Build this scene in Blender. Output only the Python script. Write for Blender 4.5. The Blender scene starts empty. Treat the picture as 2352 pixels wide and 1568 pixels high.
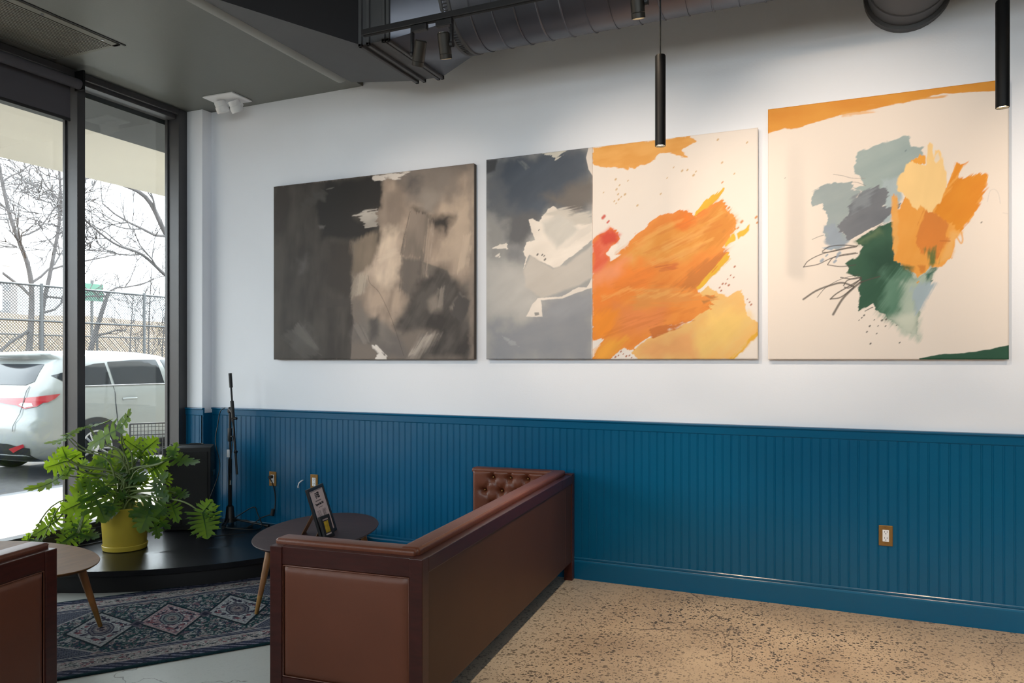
import bpy, bmesh, math, random
import numpy as np
from mathutils import Vector, Matrix

scn = bpy.context.scene
COL = scn.collection

# ---------------------------------------------------------------- camera
cam_d = bpy.data.cameras.new('camera')
cam_d.sensor_width = 36.0
cam_d.lens = 26.68
cam_d.shift_y = 0.01786
cam_d.clip_end = 400
cam = bpy.data.objects.new('camera', cam_d)
COL.objects.link(cam)
cam.location = (0, 0, 1.45)
cam.rotation_euler = (math.radians(90), 0, math.radians(23.94))
scn.camera = cam

# ---------------------------------------------------------------- world, sun, exposure
world = bpy.data.worlds.new('sky')
scn.world = world
world.use_nodes = True
bgn = world.node_tree.nodes['Background']
bgn.inputs[0].default_value = (0.86, 0.93, 1.0, 1)
bgn.inputs[1].default_value = 3.4
sun_d = bpy.data.lights.new('sun', 'SUN')
sun_d.energy = 5.0
sun_d.color = (1.0, 0.93, 0.83)
sun_d.angle = 0.01
sun = bpy.data.objects.new('sun', sun_d)
COL.objects.link(sun)
sun.rotation_euler = Vector((0.38, -0.62, -0.70)).to_track_quat('-Z', 'Y').to_euler()
scn.view_settings.view_transform = 'Standard'
scn.view_settings.look = 'None'
scn.view_settings.gamma = 1.0
scn.view_settings.use_curve_mapping = False
scn.view_settings.exposure = 0.95
scn.cycles.use_denoising = True
scn.cycles.max_bounces = 10
scn.cycles.diffuse_bounces = 6
scn.cycles.transparent_max_bounces = 24
scn.cycles.sample_clamp_indirect = 6.0
scn.cycles.caustics_reflective = False
scn.cycles.caustics_refractive = False

def portal(x, y0, y1, z0, z1):
    d = bpy.data.lights.new('daylight', 'AREA')
    d.shape = 'RECTANGLE'
    d.size = z1 - z0
    d.size_y = y1 - y0
    d.cycles.is_portal = True
    o = bpy.data.objects.new('daylight', d)
    COL.objects.link(o)
    o.location = (x, (y0 + y1) / 2, (z0 + z1) / 2)
    o.rotation_euler = (0, math.radians(-90), 0)
portal(-5.22, -2.2, 4.6, 0.26, 3.45)
d_ = bpy.data.lights.new('daylight', 'AREA')
d_.shape = 'RECTANGLE'; d_.size = 9.0; d_.size_y = 1.8; d_.cycles.is_portal = True
o_ = bpy.data.objects.new('daylight', d_); COL.objects.link(o_)
o_.location = (0.9, -2.48, 3.2); o_.rotation_euler = (math.radians(90), 0, 0)

# ---------------------------------------------------------------- helpers
def lin(r, g, b):
    f = lambda c: (c / 255) / 12.92 if c / 255 <= 0.04045 else ((c / 255 + 0.055) / 1.055) ** 2.4
    return (f(r), f(g), f(b))

def tag(o, label, cat, group=None, kind=None):
    if label: o['label'] = label
    if cat: o['category'] = cat
    if group: o['group'] = group
    if kind: o['kind'] = kind
    return o

def thing(name, label, cat, loc=(0, 0, 0), rz=0.0, group=None):
    o = bpy.data.objects.new(name, None)
    o.empty_display_size = 0.1
    COL.objects.link(o)
    o.location = loc
    o.rotation_euler = (0, 0, rz)
    return tag(o, label, cat, group)

def obj(name, bm, m, parent=None, smooth=None, loc=None, label=None):
    me = bpy.data.meshes.new(name)
    bmesh.ops.recalc_face_normals(bm, faces=bm.faces[:])
    bm.to_mesh(me)
    bm.free()
    for k in (m if isinstance(m, (list, tuple)) else [m]):
        me.materials.append(k)
    if smooth is not None:
        me.shade_smooth()
        me.set_sharp_from_angle(angle=math.radians(smooth))
    o = bpy.data.objects.new(name, me)
    COL.objects.link(o)
    if parent: o.parent = parent
    if loc: o.location = loc
    if label: o['label'] = label
    return o

def struct(name, bm, m, parent=None, smooth=None):
    o = obj(name, bm, m, parent, smooth)
    if not parent: o['kind'] = 'structure'
    return o

def B(): return bmesh.new()

def box(bm, lo, hi, bev=0.0, mat=0, M=None, seg=2):
    c = [(lo[i] + hi[i]) / 2 for i in range(3)]
    s = [abs(hi[i] - lo[i]) for i in range(3)]
    mt = Matrix.Translation(c) @ Matrix.Diagonal((s[0], s[1], s[2], 1))
    if M is not None: mt = M @ mt
    r = bmesh.ops.create_cube(bm, size=1.0, matrix=mt)
    vs = r['verts']
    fs = set(f for v in vs for f in v.link_faces)
    for f in fs: f.material_index = mat
    if bev > 0:
        es = list(set(e for v in vs for e in v.link_edges))
        bmesh.ops.bevel(bm, geom=es, offset=bev, segments=seg, profile=0.5, affect='EDGES', material=-1)
    return bm

def frame_axes(d):
    d = d.normalized()
    up = Vector((0, 0, 1)) if abs(d.z) < 0.95 else Vector((1, 0, 0))
    a = d.cross(up).normalized()
    return a, d.cross(a).normalized()

def tube(bm, pts, r, n=8, mat=0, cap=True):
    pts = [Vector(p) for p in pts]
    rs = r if isinstance(r, (list, tuple)) else [r] * len(pts)
    rings = []
    a = None
    for i, p in enumerate(pts):
        d = (pts[min(i + 1, len(pts) - 1)] - pts[max(i - 1, 0)])
        if d.length < 1e-9: d = Vector((0, 0, 1))
        d.normalize()
        if a is None:
            a, b = frame_axes(d)
        else:
            a = (a - d * a.dot(d))
            if a.length < 1e-6: a, _ = frame_axes(d)
            a.normalize()
        b = d.cross(a)
        rings.append([bm.verts.new(p + (a * math.cos(2 * math.pi * k / n) + b * math.sin(2 * math.pi * k / n)) * rs[i]) for k in range(n)])
    for i in range(len(rings) - 1):
        for k in range(n):
            f = bm.faces.new((rings[i][k], rings[i][(k + 1) % n], rings[i + 1][(k + 1) % n], rings[i + 1][k]))
            f.material_index = mat
    if cap:
        for rg in (rings[0], rings[-1]):
            f = bm.faces.new(rg); f.material_index = mat
    return bm

def lathe(bm, prof, n=32, c=(0, 0, 0), mat=0, M=None, close=True):
    rings = []
    for (r, z) in prof:
        ring = []
        for k in range(n):
            a = 2 * math.pi * k / n
            v = Vector((c[0] + r * math.cos(a), c[1] + r * math.sin(a), c[2] + z))
            if M is not None: v = M @ v
            ring.append(bm.verts.new(v))
        rings.append(ring)
    for i in range(len(rings) - 1):
        for k in range(n):
            f = bm.faces.new((rings[i][k], rings[i][(k + 1) % n], rings[i + 1][(k + 1) % n], rings[i + 1][k]))
            f.material_index = mat
    if close:
        for rg in (rings[0], rings[-1]):
            f = bm.faces.new(rg); f.material_index = mat
    return bm

def prism(bm, poly, z0, z1, mat=0):
    lo = [bm.verts.new((p[0], p[1], z0)) for p in poly]
    hi = [bm.verts.new((p[0], p[1], z1)) for p in poly]
    n = len(poly)
    fs = [bm.faces.new(lo[::-1]), bm.faces.new(hi)]
    for i in range(n):
        fs.append(bm.faces.new((lo[i], lo[(i + 1) % n], hi[(i + 1) % n], hi[i])))
    for f in fs: f.material_index = mat
    return bm

def smooth_pts(pts, n=6):
    """Catmull-Rom through the points"""
    P = [Vector(p) for p in pts]
    P = [P[0] * 2 - P[1]] + P + [P[-1] * 2 - P[-2]]
    out = []
    for i in range(1, len(P) - 2):
        for k in range(n):
            t = k / n
            a, b, c, d = P[i - 1], P[i], P[i + 1], P[i + 2]
            out.append(0.5 * ((2 * b) + (c - a) * t + (2 * a - 5 * b + 4 * c - d) * t * t + (3 * b - a - 3 * c + d) * t ** 3))
    out.append(P[-2])
    return out

def copy_tree(o, parent=None):
    c = o.copy()
    COL.objects.link(c)
    c.parent = parent
    for ch in [x for x in bpy.data.objects if x.parent == o]:
        copy_tree(ch, c)
    return c

# ---------------------------------------------------------------- materials
def mat(name, rgb, rough=0.5, metal=0.0, spec=0.5, var=0.0, vscale=6.0, bump=0.0, bscale=60.0, coat=0.0, stretch=None):
    m = bpy.data.materials.new(name)
    m.use_nodes = True
    nt = m.node_tree
    p = nt.nodes['Principled BSDF']
    c = lin(*rgb)
    p.inputs['Base Color'].default_value = (*c, 1)
    p.inputs['Roughness'].default_value = rough
    p.inputs['Metallic'].default_value = metal
    p.inputs['Specular IOR Level'].default_value = spec
    p.inputs['Coat Weight'].default_value = coat
    p.inputs['Coat Roughness'].default_value = 0.2
    if var or bump:
        tc = nt.nodes.new('ShaderNodeTexCoord')
        mp = nt.nodes.new('ShaderNodeMapping')
        nt.links.new(tc.outputs['Object'], mp.inputs[0])
        if stretch: mp.inputs['Scale'].default_value = stretch
    if var:
        n = nt.nodes.new('ShaderNodeTexNoise')
        n.inputs['Scale'].default_value = vscale
        n.inputs['Detail'].default_value = 6
        nt.links.new(mp.outputs[0], n.inputs['Vector'])
        r = nt.nodes.new('ShaderNodeValToRGB')
        r.color_ramp.elements[0].position = 0.3
        r.color_ramp.elements[1].position = 0.7
        r.color_ramp.elements[0].color = (*[x * (1 - var) for x in c], 1)
        r.color_ramp.elements[1].color = (*[min(1, x * (1 + var)) for x in c], 1)
        nt.links.new(n.outputs['Fac'], r.inputs[0])
        nt.links.new(r.outputs[0], p.inputs['Base Color'])
    if bump:
        n2 = nt.nodes.new('ShaderNodeTexNoise')
        n2.inputs['Scale'].default_value = bscale
        n2.inputs['Detail'].default_value = 4
        nt.links.new(mp.outputs[0], n2.inputs['Vector'])
        b = nt.nodes.new('ShaderNodeBump')
        b.inputs['Strength'].default_value = bump
        b.inputs['Distance'].default_value = 0.01
        nt.links.new(n2.outputs['Fac'], b.inputs['Height'])
        nt.links.new(b.outputs[0], p.inputs['Normal'])
    return m

def emit(name, rgb, strength):
    m = bpy.data.materials.new(name)
    m.use_nodes = True
    nt = m.node_tree
    nt.nodes.remove(nt.nodes['Principled BSDF'])
    e = nt.nodes.new('ShaderNodeEmission')
    e.inputs[0].default_value = (*lin(*rgb), 1)
    e.inputs[1].default_value = strength
    nt.links.new(e.outputs[0], nt.nodes['Material Output'].inputs[0])
    return m

def glass(name, tint=(1, 1, 1), refl=1.0):
    m = bpy.data.materials.new(name)
    m.use_nodes = True
    nt = m.node_tree
    nt.nodes.remove(nt.nodes['Principled BSDF'])
    t = nt.nodes.new('ShaderNodeBsdfTransparent')
    t.inputs[0].default_value = (*tint, 1)
    g = nt.nodes.new('ShaderNodeBsdfGlossy')
    g.inputs['Roughness'].default_value = 0.0
    g.inputs['Color'].default_value = (refl, refl, refl, 1)
    fr = nt.nodes.new('ShaderNodeFresnel')
    geo = nt.nodes.new('ShaderNodeNewGeometry')
    io = nt.nodes.new('ShaderNodeMapRange')          # same reflectance on the way in and on the way out of the sheet
    io.inputs[3].default_value = 1.5
    io.inputs[4].default_value = 1 / 1.5
    nt.links.new(geo.outputs['Backfacing'], io.inputs[0])
    nt.links.new(io.outputs[0], fr.inputs[0])
    mx = nt.nodes.new('ShaderNodeMixShader')
    nt.links.new(fr.outputs[0], mx.inputs[0])
    nt.links.new(t.outputs[0], mx.inputs[1])
    nt.links.new(g.outputs[0], mx.inputs[2])
    nt.links.new(mx.outputs[0], nt.nodes['Material Output'].inputs[0])
    return m

def vcol(name, rough=0.7, spec=0.3, bump=0.0, bscale=400):
    m = mat(name, (128, 128, 128), rough, spec=spec, bump=bump, bscale=bscale)
    nt = m.node_tree
    a = nt.nodes.new('ShaderNodeVertexColor')
    a.layer_name = 'paint'
    nt.links.new(a.outputs[0], nt.nodes['Principled BSDF'].inputs['Base Color'])
    return m

def wood(name, rgb, rough=0.4, stretch=(1, 12, 12), scale=3.0, var=0.25, coat=0.0):
    m = mat(name, rgb, rough, coat=coat)
    nt = m.node_tree
    p = nt.nodes['Principled BSDF']
    tc = nt.nodes.new('ShaderNodeTexCoord')
    mp = nt.nodes.new('ShaderNodeMapping')
    mp.inputs['Scale'].default_value = stretch
    n = nt.nodes.new('ShaderNodeTexNoise')
    n.inputs['Scale'].default_value = scale
    n.inputs['Detail'].default_value = 8
    n.inputs['Distortion'].default_value = 0.6
    r = nt.nodes.new('ShaderNodeValToRGB')
    c = lin(*rgb)
    r.color_ramp.elements[0].position = 0.3
    r.color_ramp.elements[1].position = 0.72
    r.color_ramp.elements[0].color = (*[x * (1 - var) for x in c], 1)
    r.color_ramp.elements[1].color = (*[min(1, x * (1 + var)) for x in c], 1)
    nt.links.new(tc.outputs['Object'], mp.inputs[0])
    nt.links.new(mp.outputs[0], n.inputs['Vector'])
    nt.links.new(n.outputs['Fac'], r.inputs[0])
    nt.links.new(r.outputs[0], p.inputs['Base Color'])
    return m

def concrete_floor():
    m = mat('polished_concrete', (190, 178, 160), 0.38)
    nt = m.node_tree
    L = nt.links
    N = nt.nodes
    p = N['Principled BSDF']
    tc = N.new('ShaderNodeTexCoord')
    def noise(scale, detail=3, vec=None):
        n = N.new('ShaderNodeTexNoise')
        n.inputs['Scale'].default_value = scale
        n.inputs['Detail'].default_value = detail
        L.new(vec or tc.outputs['Object'], n.inputs['Vector'])
        return n
    def mth(op, a, b=None, c=None):
        x = N.new('ShaderNodeMath')
        x.operation = op
        for i, q in enumerate((a, b, c)):
            if q is None: continue
            if isinstance(q, (int, float)): x.inputs[i].default_value = q
            else: L.new(q, x.inputs[i])
        return x.outputs[0]
    def mixc(fac, a, b):
        x = N.new('ShaderNodeMix')
        x.data_type = 'RGBA'
        L.new(fac, x.inputs[0])
        for i, q in ((6, a), (7, b)):
            if isinstance(q, tuple): x.inputs[i].default_value = (*q, 1)
            else: L.new(q, x.inputs[i])
        return x.outputs[2]
    warp = noise(9, 2)
    vm = N.new('ShaderNodeVectorMath'); vm.operation = 'MULTIPLY_ADD'
    L.new(warp.outputs['Color'], vm.inputs[0])
    vm.inputs[1].default_value = (0.02, 0.02, 0)
    L.new(tc.outputs['Object'], vm.inputs[2])
    def chips(scale, thr, density_lo):
        v = N.new('ShaderNodeTexVoronoi')
        v.inputs['Scale'].default_value = scale
        L.new(vm.outputs[0], v.inputs['Vector'])
        sep = N.new('ShaderNodeSeparateColor')
        L.new(v.outputs['Color'], sep.inputs[0])
        size = mth('MULTIPLY', sep.outputs[0], thr)
        on = mth('GREATER_THAN', sep.outputs[1], density_lo)
        inside = mth('LESS_THAN', v.outputs['Distance'], size)
        return mth('MULTIPLY', inside, on)
    patch = noise(0.9, 3)
    pr = N.new('ShaderNodeMapRange')
    pr.inputs[1].default_value = 0.40; pr.inputs[2].default_value = 0.58
    L.new(patch.outputs['Fac'], pr.inputs[0])
    # worn-through aggregate shows on the east side, paler grey towards the windows paints in their daylight
    sx = N.new('ShaderNodeSeparateXYZ'); L.new(tc.outputs['Object'], sx.inputs[0])
    east = N.new('ShaderNodeMapRange')
    east.inputs[1].default_value = -2.2; east.inputs[2].default_value = -1.2
    L.new(sx.outputs[0], east.inputs[0])
    dens = mth('MULTIPLY', mth('ADD', mth('MULTIPLY', pr.outputs[0], 0.45), 0.55), mth('ADD', mth('MULTIPLY', east.outputs[0], 0.85), 0.06))
    big = chips(50, 0.58, 0.45)
    small = chips(100, 0.58, 0.42)
    tiny = chips(200, 0.55, 0.55)
    base_n = noise(2.2, 5)
    br = N.new('ShaderNodeValToRGB')
    br.color_ramp.elements[0].position = 0.3; br.color_ramp.elements[1].position = 0.7
    br.color_ramp.elements[0].color = (*lin(154, 136, 114), 1)
    br.color_ramp.elements[1].color = (*lin(178, 160, 136), 1)
    L.new(base_n.outputs['Fac'], br.inputs[0])
    pale = mixc(east.outputs[0], lin(176, 179, 174), br.outputs[0])
    c1 = mixc(mth('MULTIPLY', tiny, mth('MULTIPLY', dens, 0.45)), pale, lin(92, 80, 68))
    c2 = mixc(mth('MULTIPLY', small, mth('MULTIPLY', dens, 0.95)), c1, lin(36, 33, 32))
    c3 = mixc(mth('MULTIPLY', big, mth('MULTIPLY', dens, 0.95)), c2, lin(28, 27, 29))
    # cracks
    wv = N.new('ShaderNodeVectorMath'); wv.operation = 'MULTIPLY_ADD'
    w2 = noise(3.5, 5)
    L.new(w2.outputs['Color'], wv.inputs[0])
    wv.inputs[1].default_value = (0.5, 0.5, 0)
    L.new(tc.outputs['Object'], wv.inputs[2])
    vc = N.new('ShaderNodeTexVoronoi'); vc.feature = 'DISTANCE_TO_EDGE'
    vc.inputs['Scale'].default_value = 0.9
    L.new(wv.outputs[0], vc.inputs['Vector'])
    crack = mth('LESS_THAN', vc.outputs['Distance'], 0.0028)
    cn = noise(1.3, 2)
    crack = mth('MULTIPLY', crack, mth('GREATER_THAN', cn.outputs['Fac'], 0.5))
    c4 = mixc(mth('MULTIPLY', crack, 0.7), c3, lin(70, 60, 52))
    L.new(c4, p.inputs['Base Color'])
    rr = N.new('ShaderNodeMapRange')
    rr.inputs[3].default_value = 0.28; rr.inputs[4].default_value = 0.5
    L.new(base_n.outputs['Fac'], rr.inputs[0])
    L.new(rr.outputs[0], p.inputs['Roughness'])
    return m

M = {}
M['white'] = mat('white_wall_paint', (241, 243, 249), 0.75, spec=0.25, var=0.015, vscale=1.5, bump=0.06, bscale=90)
M['blue'] = mat('blue_semigloss_paint', (0, 86, 124), 0.26, spec=0.38, var=0.04, vscale=3, bump=0.05, bscale=40)
M['soffit'] = mat('grey_ceiling_paint', (104, 105, 101), 0.42, var=0.03, vscale=2, bump=0.05, bscale=60)
M['far_wall'] = mat('dark_wall_low_bounce', (34, 40, 46), 0.7)  # for the unseen right wall, kept dark to cut its bounce light
M['ceil'] = mat('dark_ceiling_paint', (150, 150, 152), 0.8)
M['floor'] = concrete_floor()
M['black'] = mat('black_satin_paint', (10, 10, 11), 0.5, spec=0.25, var=0.1)
M['stage'] = mat('black_stage_paint', (14, 15, 18), 0.27, var=0.15, vscale=5, bump=0.04, bscale=120)
M['stage_side'] = mat('black_stage_side', (12, 12, 13), 0.6)
M['bronze'] = mat('dark_window_aluminium', (66, 65, 67), 0.36, metal=0.2, var=0.06)
M['glass'] = glass('window_glass', (0.95, 0.97, 0.96))
M['duct'] = mat('dark_duct_steel', (92, 94, 103), 0.38, metal=0.7, var=0.08, vscale=4, stretch=(1, 1, 1))
M['duct_paint'] = mat('grey_duct_paint', (72, 73, 76), 0.55, var=0.05)
M['duct_shaded'] = mat('duct_shade_black', (26, 26, 30), 0.8)  # shade of the unlit near duct face, put into the colour
M['track'] = mat('track_metal', (52, 52, 54), 0.4, metal=0.5)
M['spot'] = mat('spot_grey_metal', (56, 53, 49), 0.42, metal=0.4)
M['chrome'] = mat('steel', (180, 180, 182), 0.25, metal=1.0)
M['lens_on'] = emit('warm_lens', (255, 226, 180), 14)
M['leather'] = mat('brown_leather', (106, 57, 37), 0.36, spec=0.5, var=0.12, vscale=9, bump=0.12, bscale=160)
M['leather_flat'] = mat('brown_vinyl_panel', (104, 57, 38), 0.42, spec=0.5, var=0.05, vscale=6, bump=0.10, bscale=420)
M['backpanel'] = mat('shaded_brown_panel', (68, 38, 20), 0.5, var=0.10, vscale=3)  # sofa brown darkened to carry the shade on the back
M['cherry'] = wood('dark_cherry_wood', (62, 24, 19), 0.32, (3, 3, 14), 4, 0.25)
M['brass_btn'] = mat('brass_button', (168, 128, 78), 0.35, metal=0.9)
M['oak'] = wood('oak_wood', (104, 70, 38), 0.5, (14, 2, 14), 3, 0.22)
M['oak_leg'] = wood('oak_leg_wood', (132, 86, 42), 0.4, (14, 14, 2), 3, 0.2)
M['oak'].node_tree.nodes['Principled BSDF'].inputs['Specular IOR Level'].default_value = 0.12
M['walnut'] = wood('walnut_wood', (58, 38, 36), 0.48, (14, 2, 14), 3, 0.2)
M['walnut'].node_tree.nodes['Principled BSDF'].inputs['Specular IOR Level'].default_value = 0.25
M['brass'] = mat('brass', (150, 112, 62), 0.42, metal=0.7, var=0.08, vscale=30)
M['plastic_white'] = mat('white_plastic', (236, 236, 238), 0.4)
M['plastic_black'] = mat('black_plastic', (16, 16, 18), 0.45)
M['rubber'] = mat('black_cable', (14, 14, 15), 0.55)
M['speaker'] = mat('speaker_black', (20, 20, 22), 0.6, bump=0.3, bscale=350)
M['yellow'] = mat('yellow_ceramic', (186, 163, 60), 0.4, var=0.04, vscale=8)
M['soil'] = mat('potting_soil', (52, 38, 28), 0.95, var=0.4, vscale=60, bump=0.6, bscale=80)
M['paper'] = mat('paper', (214, 204, 206), 0.7)
M['ink'] = mat('ink', (40, 36, 44), 0.7)
M['ink_soft'] = mat('grey_ink', (128, 120, 126), 0.7)
M['kraft'] = mat('brown_card', (112, 78, 48), 0.75)
M['shade'] = mat('grey_shade_cloth', (82, 80, 86), 0.85, bump=0.1, bscale=600)
M['vent'] = mat('vent_metal', (108, 106, 98), 0.5, metal=0.2)
M['vent_dark'] = mat('vent_recess', (34, 34, 32), 0.8)

# ---------------------------------------------------------------- painting on canvas (numpy, per-vertex colours)
def _hash(ix, iy, seed):
    h = (ix.astype(np.int64) * 374761393 + iy.astype(np.int64) * 668265263 + seed * 974711) & 0xffffffff
    h = ((h ^ (h >> 13)) * 1274126177) & 0xffffffff
    return ((h ^ (h >> 16)) & 0xffff) / 65535.0

def vnoise(x, y, seed=0):
    ix = np.floor(x); iy = np.floor(y)
    fx = x - ix; fy = y - iy
    fx = fx * fx * (3 - 2 * fx); fy = fy * fy * (3 - 2 * fy)
    a = _hash(ix, iy, seed); b = _hash(ix + 1, iy, seed)
    c = _hash(ix, iy + 1, seed); d = _hash(ix + 1, iy + 1, seed)
    return (a * (1 - fx) + b * fx) * (1 - fy) + (c * (1 - fx) + d * fx) * fy

def fbm(x, y, o=4, seed=0):
    s = 0; a = 0.5; t = 0
    for i in range(o):
        s = s + a * vnoise(x, y, seed + i * 17)
        t += a; a *= 0.5; x = x * 2.03 + 11.3; y = y * 2.03 + 7.7
    return s / t

def sdist(px, py, poly):
    d = np.full(px.shape, 1e9)
    ins = np.zeros(px.shape, bool)
    n = len(poly)
    for i in range(n):
        x1, y1 = poly[i]; x2, y2 = poly[(i + 1) % n]
        ex, ey = x2 - x1, y2 - y1
        L = ex * ex + ey * ey + 1e-12
        t = np.clip(((px - x1) * ex + (py - y1) * ey) / L, 0, 1)
        d = np.minimum(d, (px - x1 - t * ex) ** 2 + (py - y1 - t * ey) ** 2)
        if y1 != y2:
            c = ((y1 > py) != (y2 > py)) & (px < (x2 - x1) * (py - y1) / (y2 - y1) + x1)
            ins ^= c
    d = np.sqrt(d)
    return np.where(ins, -d, d)

class Paint:
    def __init__(s, w, h, nx, ny, base):
        s.w, s.h, s.nx, s.ny = w, h, nx, ny
        s.X, s.Y = np.meshgrid(np.linspace(0, w, nx), np.linspace(0, h, ny))
        s.C = np.empty((ny, nx, 3)); s.C[:] = lin(*base)
        s.k = 1
        s.xmin = -1.0
    def poly(s, pts, rgb, soft=0.004, rag=0.012, ang=35, streak=0.0, op=1.0, var=0.07, rgb2=None, vs=1.0, con=1.1):
        s.k += 1
        P = [(u * s.w, v * s.h) for u, v in pts]
        m = soft * 3 + rag * 2 + streak * 2 + 0.02
        x0 = min(p[0] for p in P) - m; x1 = max(p[0] for p in P) + m
        y0 = min(p[1] for p in P) - m; y1 = max(p[1] for p in P) + m
        i0 = max(0, int(x0 / s.w * (s.nx - 1))); i1 = min(s.nx, int(x1 / s.w * (s.nx - 1)) + 2)
        j0 = max(0, int(y0 / s.h * (s.ny - 1))); j1 = min(s.ny, int(y1 / s.h * (s.ny - 1)) + 2)
        if i1 <= i0 or j1 <= j0: return
        X = s.X[j0:j1, i0:i1]; Y = s.Y[j0:j1, i0:i1]
        a = math.radians(ang); ca, sa = math.cos(a), math.sin(a)
        al = X * ca + Y * sa; ac = -X * sa + Y * ca
        if soft >= 0.02: rag = max(rag, 0.8 * soft)
        wf = 22 if rag <= 0.02 else 11
        wx = (fbm(X * wf, Y * wf, 4, s.k) - 0.5) * 2.4 * rag
        wy = (fbm(X * wf + 50, Y * wf, 4, s.k + 90) - 0.5) * 2.4 * rag
        d = sdist(X + wx, Y + wy, P)
        if streak: d = d + (fbm(al * 4, ac * 95, 3, s.k + 31) - 0.5) * 2 * streak
        t = np.clip(0.5 - d / (2 * soft + 1e-9), 0, 1)
        t = t * t * (3 - 2 * t) * op
        if s.xmin > 0: t = t * (X >= s.xmin)
        f = fbm(al * 3.5 * vs, ac * 16 * vs, 4, s.k + 7)
        g = fbm(X * 7 * vs, Y * 7 * vs, 3, s.k + 3)
        q = (f - 0.5) * 1.2 + (g - 0.5)
        c = np.array(lin(*rgb))
        if rgb2 is not None:
            c2 = np.array(lin(*rgb2))
            kk = np.clip(0.5 + q * con, 0, 1)[..., None]
            col = c * (1 - kk) + c2 * kk
        else:
            col = c[None, None, :] * (1 + var * 2 * q)[..., None]
        S = s.C[j0:j1, i0:i1]
        s.C[j0:j1, i0:i1] = S * (1 - t[..., None]) + col * t[..., None]
    def line(s, pts, rgb, r=0.003, op=0.9):
        P = [(u * s.w, v * s.h) for u, v in pts]
        P = [(p.x, p.y) for p in smooth_pts([(a, b, 0) for a, b in P], 8)] if len(P) > 2 else P
        m = r * 3
        x0 = min(p[0] for p in P) - m; x1 = max(p[0] for p in P) + m
        y0 = min(p[1] for p in P) - m; y1 = max(p[1] for p in P) + m
        i0 = max(0, int(x0 / s.w * (s.nx - 1))); i1 = min(s.nx, int(x1 / s.w * (s.nx - 1)) + 2)
        j0 = max(0, int(y0 / s.h * (s.ny - 1))); j1 = min(s.ny, int(y1 / s.h * (s.ny - 1)) + 2)
        if i1 <= i0 or j1 <= j0: return
        X = s.X[j0:j1, i0:i1]; Y = s.Y[j0:j1, i0:i1]
        d = np.full(X.shape, 1e9)
        for i in range(len(P) - 1):
            xa, ya = P[i]; xb, yb = P[i + 1]
            ex, ey = xb - xa, yb - ya
            t = np.clip(((X - xa) * ex + (Y - ya) * ey) / (ex * ex + ey * ey + 1e-12), 0, 1)
            d = np.minimum(d, (X - xa - t * ex) ** 2 + (Y - ya - t * ey) ** 2)
        t = np.clip(1.5 - np.sqrt(d) / r, 0, 1)[..., None] * op
        s.C[j0:j1, i0:i1] = s.C[j0:j1, i0:i1] * (1 - t) + np.array(lin(*rgb)) * t
    def dots(s, pts, rgb, r=0.004):
        for i, (u, v) in enumerate(pts):
            a = 0.6 * r / s.w; b = 0.6 * r / s.h
            s.line([(u - a, v - b), (u + a, v + b)], rgb, r * (0.6 + 0.7 * ((i * 37) % 10) / 10), 0.9)
    def mesh(s, name, to_world, m, parent):
        me = bpy.data.meshes.new(name)
        nx, ny = s.nx, s.ny
        co = to_world(s.X.ravel(), s.Y.ravel())
        me.vertices.add(nx * ny)
        me.vertices.foreach_set('co', co.astype(np.float32).ravel())
        j, i = np.meshgrid(np.arange(ny - 1), np.arange(nx - 1), indexing='ij')
        a = (j * nx + i).ravel()
        q = np.stack([a, a + 1, a + nx + 1, a + nx], 1)
        nf = len(a)
        me.loops.add(nf * 4)
        me.loops.foreach_set('vertex_index', q.ravel().astype(np.int32))
        me.polygons.add(nf)
        me.polygons.foreach_set('loop_start', (np.arange(nf) * 4).astype(np.int32))
        ca = me.color_attributes.new('paint', 'FLOAT_COLOR', 'POINT')
        rgba = np.ones((nx * ny, 4), np.float32)
        rgba[:, :3] = np.clip(s.C.reshape(-1, 3), 0, 1)
        ca.data.foreach_set('color', rgba.ravel())
        me.materials.append(m)
        me.update(calc_edges=True)
        me.validate()
        o = bpy.data.objects.new(name, me)
        COL.objects.link(o)
        if parent: o.parent = parent
        return o

# ================================================================ ROOM SHELL
D = 4.79            # back wall plane (y)
XW = -5.05          # inner face of the window frames (x)
SOF = 3.52          # low ceiling height
XE, YS, HC = 6.2, -2.4, 4.4

def bump_box(lo, hi, bev=0.0): return box(B(), lo, hi, bev)
struct('floor', bump_box((XW - 0.35, YS, -0.12), (XE, D + 0.2, 0)), M['floor'])
struct('wall_back', bump_box((XW - 0.25, D, 0), (XE, D + 0.2, HC)), M['white'])
struct('wall_right', bump_box((XE, YS, 0), (XE + 0.2, D, HC)), M['far_wall'])
# unseen front wall behind the camera, high glazing added to brighten the room
bm = B()
box(bm, (XW - 0.25, YS - 0.2, 0), (XE, YS, 2.3)); box(bm, (XW - 0.25, YS - 0.2, 4.1), (XE, YS, HC))
box(bm, (XW - 0.25, YS - 0.2, 2.3), (-3.6, YS, 4.1)); box(bm, (5.5, YS - 0.2, 2.3), (XE, YS, 4.1))
for x in (-1.35, 0.95, 3.2): box(bm, (x - 0.05, YS - 0.15, 2.3), (x + 0.05, YS, 4.1))
struct('wall_front', bm, M['bronze'])
struct('ceiling', bump_box((XW - 0.25, YS, HC), (XE, D, HC + 0.2)), M['ceil'])
XS = -3.36
struct('ceiling_soffit', bump_box((XW - 0.05, YS, SOF), (XS, D, HC), 0.0), M['soffit'])
bm = B()
tube(bm, [(XS - 0.03, YS, SOF + 0.024), (XS - 0.03, 4.56, SOF + 0.024), (XS - 0.025, 4.64, SOF + 0.045)], [0.072, 0.072, 0.03], 20)
struct('trim_1', bm, mat('window_lit_trim_grey', (150, 152, 148), 0.45), smooth=50)  # rolled edge coloured lighter to stand in for window light
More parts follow.
